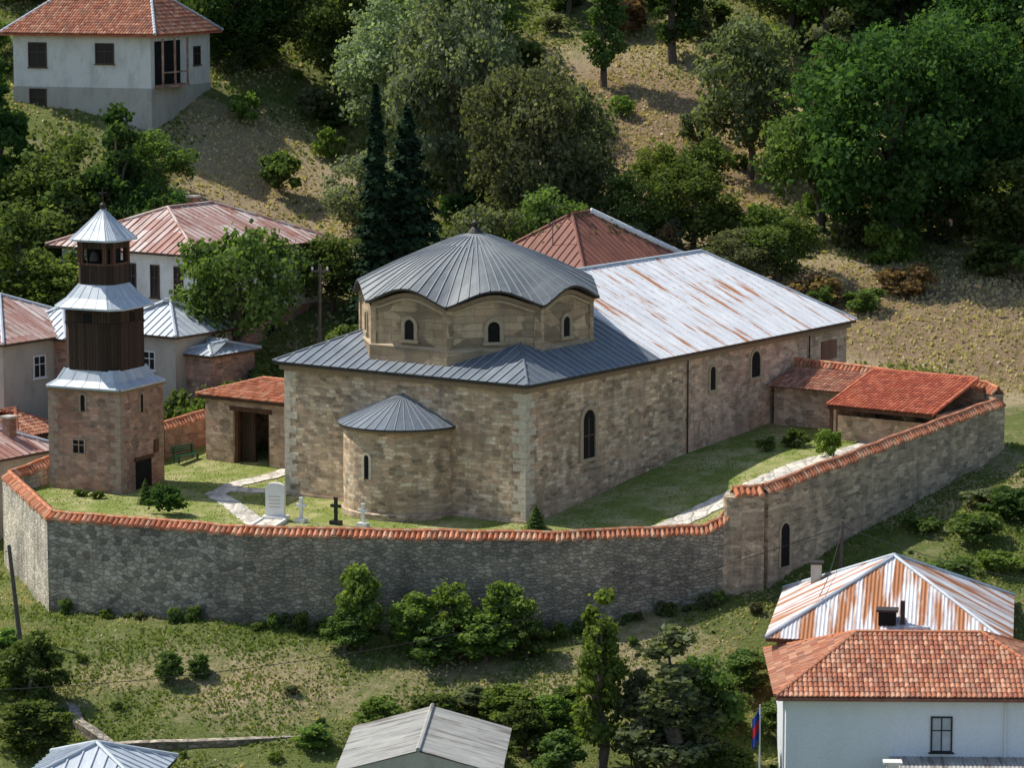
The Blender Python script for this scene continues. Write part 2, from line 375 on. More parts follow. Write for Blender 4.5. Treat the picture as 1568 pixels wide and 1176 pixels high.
def onface(face,c):
    if face=='F': return lambda u,o,z:(u,c-o,z)
    if face=='R': return lambda u,o,z:(c+o,u,z)
def obox(mm,T,u0,u1,o0,o1,z0,z1,mat):
    c=[T(u,o,z) for z in (z0,z1) for u,o in ((u0,o0),(u1,o0),(u1,o1),(u0,o1))]
    for q in ((0,1,2,3),(4,5,6,7),(0,1,5,4),(1,2,6,5),(2,3,7,6),(3,0,4,7)): mm.face([c[i] for i in q],mat)
def rectwin(mm,T,u,z,w,h,fr=0,gl=1,cross=True,sill=True):
    obox(mm,T,u-w/2,u+w/2,0.0,.02,z,z+h,gl)
    t=.07
    obox(mm,T,u-w/2-t,u-w/2,0,.07,z-t,z+h+t,fr); obox(mm,T,u+w/2,u+w/2+t,0,.07,z-t,z+h+t,fr)
    obox(mm,T,u-w/2,u+w/2,0,.07,z+h,z+h+t,fr); obox(mm,T,u-w/2,u+w/2,0,.07,z-t,z,fr)
    if cross:
        obox(mm,T,u-.025,u+.025,.02,.05,z,z+h,fr); obox(mm,T,u-w/2,u+w/2,.021,.045,z+h*.6,z+h*.6+.05,fr)
    if sill: obox(mm,T,u-w/2-.15,u+w/2+.15,0,.14,z-t-.06,z-t-.001,fr)
def archwin(mm,T,u,z,w,h,t=.15,proud=.08,fr=0,gl=1,n=10,sill=True):
    r=w/2; zc=z+h-r
    inn=[(u-r,z)]+[(u-r*math.cos(math.pi*i/n),zc+r*math.sin(math.pi*i/n)) for i in range(n+1)]+[(u+r,z)]
    ro=r+t
    out=[(u-ro,z)]+[(u-ro*math.cos(math.pi*i/n),zc+ro*math.sin(math.pi*i/n)) for i in range(n+1)]+[(u+ro,z)]
    mm.face([T(a,.012,b) for a,b in inn],gl)
    for i in range(len(inn)-1):
        a,b,c,d=inn[i],inn[i+1],out[i+1],out[i]
        mm.face([T(p[0],proud,p[1]) for p in (a,b,c,d)],fr)
        mm.face([T(a[0],proud,a[1]),T(b[0],proud,b[1]),T(b[0],0,b[1]),T(a[0],0,a[1])],fr)
        mm.face([T(d[0],proud,d[1]),T(c[0],proud,c[1]),T(c[0],0,c[1]),T(d[0],0,d[1])],fr)
    if sill: obox(mm,T,u-ro-.08,u+ro+.08,0,proud+.06,z-.16,z-.002,fr)

# ------------------------------------------------------------------ terrain
LX=np.array([-400,-60,-27,-13,0,12,27,60,400.])
LY=np.array([-100,100,125,140,148,156,165,177,190,200,212,225,260,300,400,700,1200.])
LZ=np.array([
[-24]*9,[-19]*9,[-14]*9,
[-13,-12,-9.8,-8.8,-8.2,-8.2,-8.4,-9,-9],
[-11,-10,-7.3,-6.6,-6.3,-6,-6,-7,-7],
[-9,-8,-5.0,-3.9,-4.1,-2.7,-2.2,-3,-3],
[-9,-8,-4.4,-2.8,-2,-.9,-.3,-.5,0],
[-6,-6,-3.6,-1.2,-.5,0.,1.7,2.5,4],
[-1,-1,0,.6,1.2,1.9,3,5,7],
[3,3,3.2,3.6,4,4.8,6,7.5,10],
[9,9,8.8,7.8,7.6,8,9,11,14],
[17,17,16.4,12.8,12,12,13,15,18],
[31,31,30,27,25.5,25.5,25.5,27,30],
[44,44,43,42,41,41,41,42,45],
[80]*9,[150]*9,[230]*9])
def lat(x,y):
    x=np.asarray(x,float);y=np.asarray(y,float)
    i=np.clip(np.searchsorted(LX,x)-1,0,len(LX)-2); j=np.clip(np.searchsorted(LY,y)-1,0,len(LY)-2)
    tx=np.clip((x-LX[i])/(LX[i+1]-LX[i]),0,1); ty=np.clip((y-LY[j])/(LY[j+1]-LY[j]),0,1)
    return (LZ[j,i]*(1-tx)+LZ[j,i+1]*tx)*(1-ty)+(LZ[j+1,i]*(1-tx)+LZ[j+1,i+1]*tx)*ty
def ground(x,y):
    z=0
    for dx,dy in ((0,0),(2,0),(-2,0),(0,1.2),(0,-1.2)): z=z+lat(np.asarray(x)+dx,np.asarray(y)+dy)
    z=z/5
    x=np.asarray(x,float);y=np.asarray(y,float)
    return z+.12*np.sin(x*.9+np.sin(y*.7))*np.sin(y*.8+1.3*np.sin(x*.5))+.35*np.sin(x*.21+1)*np.sin(y*.17)*(y>200)
def gz(x,y): return float(ground(x,y))
def axis(lo,a,b,hi,st,n=22):
    mid=np.arange(a,b,st); g=np.geomspace(1,1+abs(a-lo),n)-1; g2=np.geomspace(1,1+abs(hi-b),n)-1
    return np.concatenate([(a-g)[::-1][:-1],mid,b+g2])
gx=axis(-400,-48,48,400,.6); gy=axis(-100,128,275,1200,.6)
X,Y=np.meshgrid(gx,gy); Z=ground(X,Y)
def gridmesh(name,X,Y,Z,mask=None,mats=(),attr=None):
    h,w=X.shape; co=np.stack([X,Y,Z],-1).reshape(-1,3)
    idx=np.arange(h*w).reshape(h,w); q=np.stack([idx[:-1,:-1],idx[:-1,1:],idx[1:,1:],idx[1:,:-1]],-1).reshape(-1,4)
    if mask is not None: q=q[mask.reshape(-1)]
    me=bpy.data.meshes.new(name); me.vertices.add(len(co)); me.vertices.foreach_set('co',co.ravel())
    me.loops.add(q.size); me.loops.foreach_set('vertex_index',q.ravel().astype(np.int32))
    me.polygons.add(len(q)); me.polygons.foreach_set('loop_start',np.arange(0,q.size,4,dtype=np.int32))
    try: me.polygons.foreach_set('loop_total',np.full(len(q),4,dtype=np.int32))
    except Exception: pass
    me.polygons.foreach_set('use_smooth',[True]*len(q))
    for m in mats: me.materials.append(m)
    me.update(calc_edges=True); me.validate()
    if attr is not None:
        a=me.attributes.new('dry','FLOAT','POINT'); a.data.foreach_set('value',attr.ravel().astype(np.float32))
    ob=bpy.data.objects.new(name,me); scene.collection.objects.link(ob); return ob
blobs=[(-18,214,6,.8),(-14,223,7,.8),(-20,226,6,.6),(-13,213,4,.7),(7,240,9,1.5),(14,222,6,1.2),(20,226,6,.9),(9,228,7,1.3),(33,203,9,1.1),(28,199,6,1.1),(22,199,5,1.1),(32,193,6,1.),(40,200,10,1.1),(26,172,5,.6),(22,168,3,.5),(38,192,8,1.),(17,238,6,1.),
 (-19,153,3,.5),(-12,151.5,3,.5),(-2,151,3.5,.5),(6,152,4,.6),(15,205,5,1.2),(21,206,5,1.3),(-13,151,3,.4),(2,149,2,.4),(-8,150,3,.4)]
def dryness(x,y):
    D=np.zeros_like(np.asarray(x,float))
    for bx,by,r,a in blobs: D=D+a*np.exp(-((x-bx)**2+(y-by)**2)/(r*r))
    return D
D=dryness(X,Y)+.14+.08*(Y>195)
s=NT('meadow_ground'); o=s.obj()
n1=s.noise(o,.35,6,.7); n2=s.noise(o,2.2,6,.75); n3=s.noise(o,9,5,.75)
g=s.mix(n2.outputs[0],(.1,.14,.025),(.24,.27,.075))
dr=s.mix(n2.outputs[0],(.38,.28,.15),(.64,.52,.32))
at=s.n('ShaderNodeAttribute',attribute_name='dry')
k=s.math('ADD',at.outputs['Fac'],s.math('MULTIPLY',s.math('SUBTRACT',n1.outputs[0],.5),1.9))
k=s.math('ADD',k,s.math('MULTIPLY',s.math('SUBTRACT',n2.outputs[0],.5),1.2))
c=s.mix(s.ramp(k,[(.25,0.),(.9,1.)]),g,dr)
br=s.math('ADD',s.math('MULTIPLY',at.outputs['Fac'],.5),s.math('SUBTRACT',n2.outputs[0],.5))
c=s.mix(s.ramp(br,[(.5,0.),(.8,.6)]),c,(.24,.13,.08))
c=s.mix(1,c,s.ramp(n3.outputs[0],[(.25,.55),(.75,1.4)]),'MULTIPLY')
m_meadow=s.set(c,.95,0,s.math('ADD',n3.outputs[0],n2.outputs[0]),1.,.2)
gridmesh('ground',X,Y,Z,None,[m_meadow],D)

def court(x,y):
    b=.574*(np.asarray(x)-.69)+.819*(np.asarray(y)-163)
    return np.interp(b,[-20,-2,3,15,27,60],[0.,0.,.25,1.7,2.4,4.])+.03*np.sin(np.asarray(x)*1.1)*np.sin(np.asarray(y)*.9)
CP=[(-27,173),(-23.1,161.9),(-13.1,157.6),(-6,157),(2.1,156.2),(9.6,158),(12.3,158.5),(26.7,177),(26.0,178.2),(12,188),(-5,190),(-13,188),(-16.9,186.2),(-19.85,182),(-24,179)]
cx=np.arange(-28,28,.3); cy=np.arange(155,191,.3); X2,Y2=np.meshgrid(cx,cy)
cm=np.array([[inside(CP,x+.15,y+.15) for x in cx[:-1]] for y in cy[:-1]])
s=NT('courtyard_lawn'); o=s.obj(); n1=s.noise(o,.5,6,.7); n2=s.noise(o,3,6,.75); n3=s.noise(o,14,4,.75)
c=s.mix(n2.outputs[0],(.14,.19,.03),(.28,.32,.075)); c=s.mix(s.ramp(n1.outputs[0],[(.44,0.),(.64,.85)]),c,(.5,.44,.22))
c=s.mix(1,c,s.ramp(n3.outputs[0],[(.25,.65),(.75,1.3)]),'MULTIPLY'); m_lawn=s.set(c,.95,0,n3.outputs[0],.8,.08)
gridmesh('courtyard_lawn',X2,Y2,court(X2,Y2),cm,[m_lawn])

def path(name,pts,w):
    mm=M(); pts=[Vector((p[0],p[1])) for p in pts]; out=[]
    for a,b in zip(pts[:-1],pts[1:]):
        n=max(1,int((b-a).length/.4))
        for i in range(n): out.append(a+(b-a)*i/n)
    out.append(pts[-1]); L=[];Rr=[]
    for i,p in enumerate(out):
        d=(out[min(i+1,len(out)-1)]-out[max(i-1,0)]).normalized(); nn=Vector((-d.y,d.x))
        ww=w/2*(1+.08*math.sin(i*1.7))
        l=p+nn*ww;r=p-nn*ww; L.append((l.x,l.y,float(court(l.x,l.y))+.05)); Rr.append((r.x,r.y,float(court(r.x,r.y))+.05))
    for i in range(len(out)-1):
        mm.face((Rr[i],Rr[i+1],L[i+1],L[i]),0,[(q[0],q[1]-150) for q in (Rr[i],Rr[i+1],L[i+1],L[i])])
        mm.face((Rr[i],Rr[i+1],Rr[i+1][:2]+(Rr[i+1][2]-.1,),Rr[i][:2]+(Rr[i][2]-.1,)),0)
    mm.build(name,[m_path])
path('stone_path',[(-10.8,179),(-12.4,177.4),(-15.0,174.6),(-15.9,172.3),(-14.6,168.8),(-13.2,164.2),(-12.6,162.4)],1.1)
path('stone_path',[(-15.5,173.6),(-13.2,172.6),(-11.9,171.6)],.9)
path('stone_path',[(6.2,159.3),(8.5,162.3),(11.3,166.2),(15,171),(20,176.5)],1.35)

# ------------------------------------------------------------------ CHURCH
RC=R(-35); ch=empty('stone_church',(.69,163,0),RC)
W=15.6; L=33.; ZE=7.15
mm=M()
mm.face(((-W,0,-1.5),(0,0,-1.5),(0,0,ZE),(-W,0,ZE)),0)
mm.face(((0,0,-1.5),(0,15,-1.5),(0,15,ZE),(0,0,ZE)),0)
mm.face(((0,15,-1.5),(0,L,-1.5),(0,L,ZE),(0,15,ZE)),1)
mm.face(((0,L,-1.5),(-W,L,-1.5),(-W,L,ZE),(0,L,ZE)),1)
mm.face(((-W,L,-1.5),(-W,0,-1.5),(-W,0,ZE),(-W,L,ZE)),0)
mm.build('walls',[m_church,m_side],ch)
mm=M()
z=-.6;i=0
while z<ZE-.5:
    h=random.uniform(.3,.42); a=(.8,.4)[i%2]+random.uniform(-.12,.12); b=(.4,.8)[i%2]+random.uniform(-.12,.12)
    mm.box(-a,.018,-.018,b,z,z+h-.02,0)
    mm.box(-W-.018,-W+a,-.019,b,z,z+h-.02,0)
    z+=h;i+=1
mm.box(-W-.12,.12,-.12,.0-.03,-1.,.25,1)
mm.build('quoins',[m_quoin,m_church],ch)
mm=M()
for (x0,x1,y0,y1) in ((-W-.2,.2,-.2,-.005),(.005,.2,-.005,L+.2),(-W-.2,-W-.005,-.005,L+.2)):
    mm.box(x0,x1,y0,y1,6.85,7.1,0)
mm.build('cornice',[m_trimdark],ch)
x0,x1=-W-.45,.45; y0,y1=-.45,L+.4; z0,z1=7.3,11.2; xc=-W/2; ra=(xc,9.8,z1); rb=(xc,29.4,z1); SP=12.
eR0=(x1,y0,z0);eR1=(x1,y1,z0);eL0=(x0,y0,z0);eL1=(x0,y1,z0)
mR=(x1,SP,z0);mL=(x0,SP,z0);mt=(xc,SP,z1)
mm=M()
E=[(eL0,eR0,ra),(eR0,mR,mt,ra),(mL,eL0,ra,mt)]
for p in E: mm.face(p,0); seam(mm,p,.6,.06,.045,2)
for a,b in ((eL0,ra),(eR0,ra)): mm.tube(Vector(a)+Vector((0,0,.03)),Vector(b)+Vector((0,0,.03)),.06,.06,0,6)
mm.box(x0+.02,x1-.02,y0+.02,SP,z0-.18,z0-.004,1)
mm.build('east_roof',[m_seam,m_iron,m_rib],ch)
mm=M()
for p in [(mR,eR1,rb,mt),(eL1,mL,mt,rb),(eR1,eL1,rb)]:
    mm.face(p,0); seam(mm,p,.75,.03,.05)
for a,b in ((mt,rb),(rb,eR1),(rb,eL1)): mm.tube(Vector(a)+Vector((0,0,.03)),Vector(b)+Vector((0,0,.03)),.09,.09,2,6)
mm.box(x0+.02,x1-.02,SP+.01,y1-.02,z0-.18,z0-.004,1)
mm.build('nave_roof',[m_nave,m_brownframe,m_white],ch)
# drum
DC=(-7.85,6.6); DR=6.3
dv=[(DC[0]+DR*math.cos(R(22.5+45*i)),DC[1]+DR*math.sin(R(22.5+45*i))) for i in range(8)]
wave=lambda s_:.5*(1-math.cos(2*math.pi*s_))**.8*.7
HB=10.68
mm=M(); N=14
fl=2*DR*math.sin(R(22.5))
for i in range(8):
    a=Vector(dv[i]);b=Vector(dv[(i+1)%8]); nrm=((a+b)/2-Vector(DC)).normalized()
    for k in range(N):
        s0,s1=k/N,(k+1)/N; p=a.lerp(b,s0);q=a.lerp(b,s1); h0=HB+wave(s0);h1=HB+wave(s1)
        u0=(i+s0)*fl;u1=(i+s1)*fl
        mm.face(((p.x,p.y,7),(q.x,q.y,7),(q.x,q.y,h1),(p.x,p.y,h0)),0,((u0,7),(u1,7),(u1,h1),(u0,h0)))
        for (o,zb,zt,mt_) in ((.16,-.16,.06,2),(.09,-.34,-.2,1)):
            P=p+nrm*o;Q=q+nrm*o
            mm.face(((P.x,P.y,h0+zb),(Q.x,Q.y,h1+zb),(Q.x,Q.y,h1+zt),(P.x,P.y,h0+zt)),mt_)
            mm.face(((p.x,p.y,h0+zb),(q.x,q.y,h1+zb),(Q.x,Q.y,h1+zb),(P.x,P.y,h0+zb)),mt_)
            mm.face(((p.x,p.y,h0+zt),(q.x,q.y,h1+zt),(Q.x,Q.y,h1+zt),(P.x,P.y,h0+zt)),mt_)
    o=(a-Vector(DC)).normalized()
    t=(b-a).normalized(); t2=(Vector(dv[i-1])-a).normalized()
    pts=[a+t2*.3,a+t2*.3+o*.11,a+o*.13,a+t*.3+o*.11,a+t*.3]
    for c1,c2 in zip(pts[:-1],pts[1:]):
        mm.face(((c2.x,c2.y,7.9),(c1.x,c1.y,7.9),(c1.x,c1.y,10.6),(c2.x,c2.y,10.6)),0)
    an=b+((b-Vector(DC)).normalized())*.2; am=a+o*.2
    mm.face(((am.x,am.y,7.3),(an.x,an.y,7.3),(an.x,an.y,8.5),(am.x,am.y,8.5)),3)
    mm.face(((am.x,am.y,8.5),(an.x,an.y,8.5),(b.x,b.y,8.6),(a.x,a.y,8.6)),1)
mm.build('drum',[m_drum,m_trim,m_trimdark,m_drum],ch)
mm=M()
for i in range(8):
    a=Vector(dv[i]);b=Vector(dv[(i+1)%8]);m_=(a+b)/2;t=(b-a).normalized();nrm=(m_-Vector(DC)).normalized()
    T=lambda u,o,z,m_=m_,t=t,nrm=nrm:(m_.x+t.x*u+nrm.x*o,m_.y+t.y*u+nrm.y*o,z)
    archwin(mm,T,0,8.9,.62,1.05,.2,.09,0,1,10,True)
mm.build('drum_windows',[m_trim,m_dark],ch)
def dz(r,th):
    s_=((th-R(22.5))/R(45))%1.0; k=r/6.8
    return 14.15-3.38*(k**1.05)+.3*math.sin(math.pi*k)+ (wave(s_))*max(0,(k-.35)/.65)**1.3-.02
def dr(th):
    t=((th-R(22.5))%R(45))-R(22.5); return (DR*math.cos(R(22.5))+.48)/math.cos(t*.93)
mm=M(); NT_=160; NR=14
Pt=lambda k,th,up=0:(DC[0]+dr(th)*k*math.cos(th),DC[1]+dr(th)*k*math.sin(th),dz(dr(th)*k,th)+up)
for i in range(NT_):
    t0=2*math.pi*i/NT_;t1=2*math.pi*(i+1)/NT_
    for j in range(NR):
        k0=j/NR;k1=(j+1)/NR
        q=(Pt(k1,t0),Pt(k1,t1),Pt(k0,t1),Pt(k0,t0))
        if j==0: q=q[:3]
        mm.face(q,0,[(p[0],p[1]) for p in q])
    a=Pt(1,t0);b=Pt(1,t1); mm.face((a,b,b[:2]+(b[2]-.12,),a[:2]+(a[2]-.12,)),1)
    ai=Pt(.9,t0);bi=Pt(.9,t1); mm.face((a[:2]+(a[2]-.12,),b[:2]+(b[2]-.12,),bi[:2]+(b[2]-.14,),ai[:2]+(a[2]-.14,)),1)
nr=72
for i in range(nr):
    th=2*math.pi*(i+.5)/nr; w_=.022
    kst=.12 if i%2 else .3
    for j in range(14):
        k0=kst+(1-kst)*j/14;k1=kst+(1-kst)*(j+1)/14
        def e(k,sgn,up):
            p=Pt(k,th,up); return (p[0]-sgn*w_*math.sin(th),p[1]+sgn*w_*math.cos(th),p[2])
        mm.face((e(k1,-1,.055),e(k1,1,.055),e(k0,1,.055),e(k0,-1,.055)),3,[(0,0)]*4)
        mm.face((e(k1,-1,0),e(k1,-1,.055),e(k0,-1,.055),e(k0,-1,0)),3,[(0,0)]*4)
        mm.face((e(k1,1,0),e(k1,1,.055),e(k0,1,.055),e(k0,1,0)),3,[(0,0)]*4)
c=(DC[0],DC[1],14.0)
mm.lathe([(.4,.05),(.25,.25),(.12,.35),(.2,.48),(.2,.6),(.06,.7),(.035,.72),(.035,1.25)],c,2,12)
mm.box(c[0]-.25,c[0]+.25,c[1]-.035,c[1]+.035,c[2]+.93,c[2]+1.01,2)
mm.build('dome_roof',[m_dome,m_iron,m_iron,m_rib],ch)
# apse
AX,AR=-7.75,3.1
mm=M(); N=40
P=lambda r,t,z:(AX+r*math.sin(t),-r*math.cos(t),z)
for i in range(N):
    t0=-math.pi/2+math.pi*i/N;t1=t0+math.pi/N
    mm.face((P(AR,t0,-1.5),P(AR,t1,-1.5),P(AR,t1,4.7),P(AR,t0,4.7)),0,((t0*AR,-1.5),(t1*AR,-1.5),(t1*AR,4.7),(t0*AR,4.7)))
    mm.face((P(AR+.12,t0,-1.5),P(AR+.12,t1,-1.5),P(AR+.12,t1,.3),P(AR+.12,t0,.3)),0,((t0*AR,-1.5),(t1*AR,-1.5),(t1*AR,.3),(t0*AR,.3)))
    mm.face((P(AR+.12,t0,.3),P(AR+.12,t1,.3),P(AR,t1,.36),P(AR,t0,.36)),0)
    for (r,za,zb) in ((AR+.15,4.5,4.72),):
        mm.face((P(r,t0,za),P(r,t1,za),P(r,t1,zb),P(r,t0,zb)),1); mm.face((P(AR,t0,za),P(AR,t1,za),P(r,t1,za),P(r,t0,za)),1)
    mm.face((P(AR+.28,t0,4.75),P(AR+.28,t1,4.75),P(.02,t1,6.2),P(.02,t0,6.2)),2,((t0*3,0),(t1*3,0),(t1*.1,3),(t0*.1,3)))
    mm.face((P(AR+.28,t0,4.65),P(AR+.28,t1,4.65),P(AR+.28,t1,4.75),P(AR+.28,t0,4.75)),3)
    mm.face((P(AR,t0,4.66),P(AR,t1,4.66),P(AR+.28,t1,4.66),P(AR+.28,t0,4.66)),3)
    if i%2==0:
        a=Vector(P(AR+.29,t0+.04,4.77));b=Vector(P(.25,t0+.04,6.12)); mm.tube(a,b,.022,.016,6,4)
T=lambda u,o,z:P(AR+o,u/AR,z)
archwin(mm,T,0,2.1,.3,1.25,.14,.05,4,5,6,False)
mm.build('apse',[m_church,m_trimdark,m_seam,m_iron,m_quoin,m_dark,m_rib],ch)
mm=M(); TR=onface('R',0.)
archwin(mm,TR,5.7,2.75,1.15,2.55,.26,.1,0,1,12,True)
obox(mm,TR,5.66,5.74,.012,.05,2.8,4.9,2); obox(mm,TR,5.15,6.25,.013,.045,3.9,3.97,2)
archwin(mm,TR,18,4.9,.55,1.3,.14,.06,0,1,8,True)
archwin(mm,TR,22.6,5.1,.95,1.45,.16,.06,0,1,8,True)
archwin(mm,TR,17.2,2.3,1.0,1.2,.12,.05,3,3,8,False)
for y,zt in ((15.3,7.0),(28.5,7.)): 
    mm.tube((.1,y,zt),(.1,y,1.2),.045,.045,4,8)
obox(mm,TR,30.0,31.8,.0,.05,5.2,6.3,5)
mm.build('windows_and_details',[m_trim,m_dark,m_brownframe,m_side,m_iron,m_redmetal],ch)
# lean-to along the west wall of the yard
mm=M()
z_r,z_e=5.45,4.1
pt=[(5.4,21.2,z_e),(11.9,21.2,z_e),(11.9,26.5,z_r),(5.4,26.5,z_r)]; pt_shade=[(.3,23.6,4.45),(5.39,23.6,4.45),(5.39,26.5,z_r-.2),(.3,26.5,z_r-.2)]
lt=empty('lean_to_shed',(.69,163,0),RC)
mm.face(pt,3); tiles(mm,pt,0); mm.face(pt_shade,3); tiles(mm,pt_shade,5)  # inner stretch of the same roof: church shade painted as darker tiles
mm.tube((5.4,26.5,z_r+.05),(11.9,26.5,z_r+.05),.12,.12,0,6)
mm.tube((5.4,21.2,z_e+.05),(5.4,26.5,z_r+.05),.1,.1,0,6); mm.tube((11.9,21.2,z_e+.05),(11.9,26.5,z_r+.05),.1,.1,0,6)
mm.box(5.4,11.9,21.25,21.35,z_e-.2,z_e-.02,2)
for x in (5.6,11.7):
    mm.box(x-.08,x+.08,21.3,21.46,1.5,z_e-.2,2)
mm.box(5.7,11.7,21.9,22.1,1.2,3.5,4); mm.box(.3,5.35,24.2,24.4,1.,4.35,4); mm.box(5.4,5.6,21.9,26.3,1.,4.2,4)
mm.box(11.6,11.8,22.15,26.4,1.2,z_e-.1,4)
mm.build('shed_body',[m_tilered,m_seam,m_woodred,m_tilebase,m_side,m_tileb],lt)

# ------------------------------------------------------------------ BELL TOWER
bt=empty('bell_tower',(-20.95,172.5,0.05),R(-25)); S=4.5; cc=(-S/2,S/2)
mm=M(); mm.box(-S,0,0,S,-1.2,5.55,0)
z=-.3;i=0
while z<5.1:
    h=random.uniform(.3,.4); a=(.6,.3)[i%2];b=(.3,.6)[i%2]
    mm.box(-a,.015,-.015,b,z,z+h-.02,1); mm.box(-S-.015,-S+a,-.016,b,z,z+h-.02,1); z+=h;i+=1
TF=onface('F',0.);TR2=onface('R',0.)
mm.box(-S-.1,.1,-.1,S+.1,5.35,5.56,2)
archwin(mm,TF,-2.3,4.3,.28,.9,.1,.05,1,3,6,False); archwin(mm,TR2,2.2,4.1,.3,1.,.1,.05,1,3,6,False)
rectwin(mm,TF,-2.6,2.0,.7,.7,1,3,True,False)
obox(mm,TR2,1.5,3.1,.0,.04,-.3,1.55,3); obox(mm,TR2,1.35,3.25,.041,.12,1.5,1.68,4)
obox(mm,TR2,3.4,3.9,.0,.05,1.7,2.4,4)
mm.build('stone_base',[m_tower,m_tquoin,m_trimdark,m_dark,m_woodred],bt)
def chs(h,c=.0):
    k=h*(1-c)
    return [(-k,-h),(k,-h),(h,-k),(h,k),(k,h),(-k,h),(-h,k),(-h,-k)]
def oct_stage(mm,h,c,z0,z1,mat):
    p=chs(h,c)
    for i in range(8):
        a=p[i];b=p[(i+1)%8]
        mm.face(((cc[0]+a[0],cc[1]+a[1],z0),(cc[0]+b[0],cc[1]+b[1],z0),(cc[0]+b[0],cc[1]+b[1],z1),(cc[0]+a[0],cc[1]+a[1],z1)),mat)
def oct_roof(mm,levels,c,mat):
    for (h0,z0),(h1,z1) in zip(levels[:-1],levels[1:]):
        p=chs(h0,c);q=chs(h1,c)
        for i in range(8):
            j=(i+1)%8
            A=(cc[0]+p[i][0],cc[1]+p[i][1],z0);B=(cc[0]+p[j][0],cc[1]+p[j][1],z0);C_=(cc[0]+q[j][0],cc[1]+q[j][1],z1);D_=(cc[0]+q[i][0],cc[1]+q[i][1],z1)
            mm.face((A,B,C_,D_),mat)
            for t in (0,.25,.5,.75):
                a=Vector(A).lerp(Vector(B),t);d=Vector(D_).lerp(Vector(C_),t); mm.tube(a,d,.022,.022,mat,4,False)
    h,z=levels[0]; p=chs(h,c)
    mm.face([(cc[0]+a[0],cc[1]+a[1],z-.1) for a in p][::-1],mat+1)
    for i in range(8):
        a=p[i];b=p[(i+1)%8]; mm.face(((cc[0]+a[0],cc[1]+a[1],z-.1),(cc[0]+b[0],cc[1]+b[1],z-.1),(cc[0]+b[0],cc[1]+b[1],z),(cc[0]+a[0],cc[1]+a[1],z)),mat)
mm=M()
oct_stage(mm,1.72,.3,5.6,9.85,0)
T=onface('F',cc[1]-1.72); obox(mm,T,cc[0]-.25,cc[0]+.25,.01,.03,9.0,9.5,1)
T=onface('R',cc[0]+1.72); obox(mm,T,cc[1]-.25,cc[1]+.25,.01,.03,9.0,9.5,1)
for h,z in ((1.76,9.65),(1.76,8.85)): oct_stage(mm,h,.3,z,z+.14,0)
oct_stage(mm,1.12,.3,10.9,12.1,0)
p=chs(1.12,.3)
for a in p: mm.box(cc[0]+a[0]*.93-.1,cc[0]+a[0]*.93+.1,cc[1]+a[1]*.93-.1,cc[1]+a[1]*.93+.1,12.05,13.5,2)
oct_stage(mm,1.13,.3,12.95,13.5,0); oct_stage(mm,1.15,.3,12.05,12.17,2); oct_stage(mm,.75,.3,12.05,13.5,1)
mm.build('wooden_stages',[m_wooddk,m_dark,m_woodred],bt)
mm=M()
oct_roof(mm,[(2.45,5.6),(2.0,5.9),(1.68,6.5)],.12,0)
oct_roof(mm,[(2.2,9.85),(1.65,10.3),(1.05,11.1)],.3,0)
oct_roof(mm,[(1.5,13.45),(1.05,13.9),(.5,14.5),(.05,15.05)],.3,0)
mm.lathe([(.05,14.95),(.17,15.1),(.17,15.27),(.05,15.37),(.03,15.4),(.03,16.2)],(cc[0],cc[1],0),2,10)
mm.box(cc[0]-.25,cc[0]+.25,cc[1]-.03,cc[1]+.03,15.85,15.92,2)
mm.build('metal_roofs',[m_white,m_iron,m_iron],bt)
mm=M(); mm.lathe([(.3,12.3),(.26,12.5),(.18,12.75),(.05,12.85)],(cc[0],cc[1]-.9,0),0,12); mm.build('bell',[m_iron],bt)

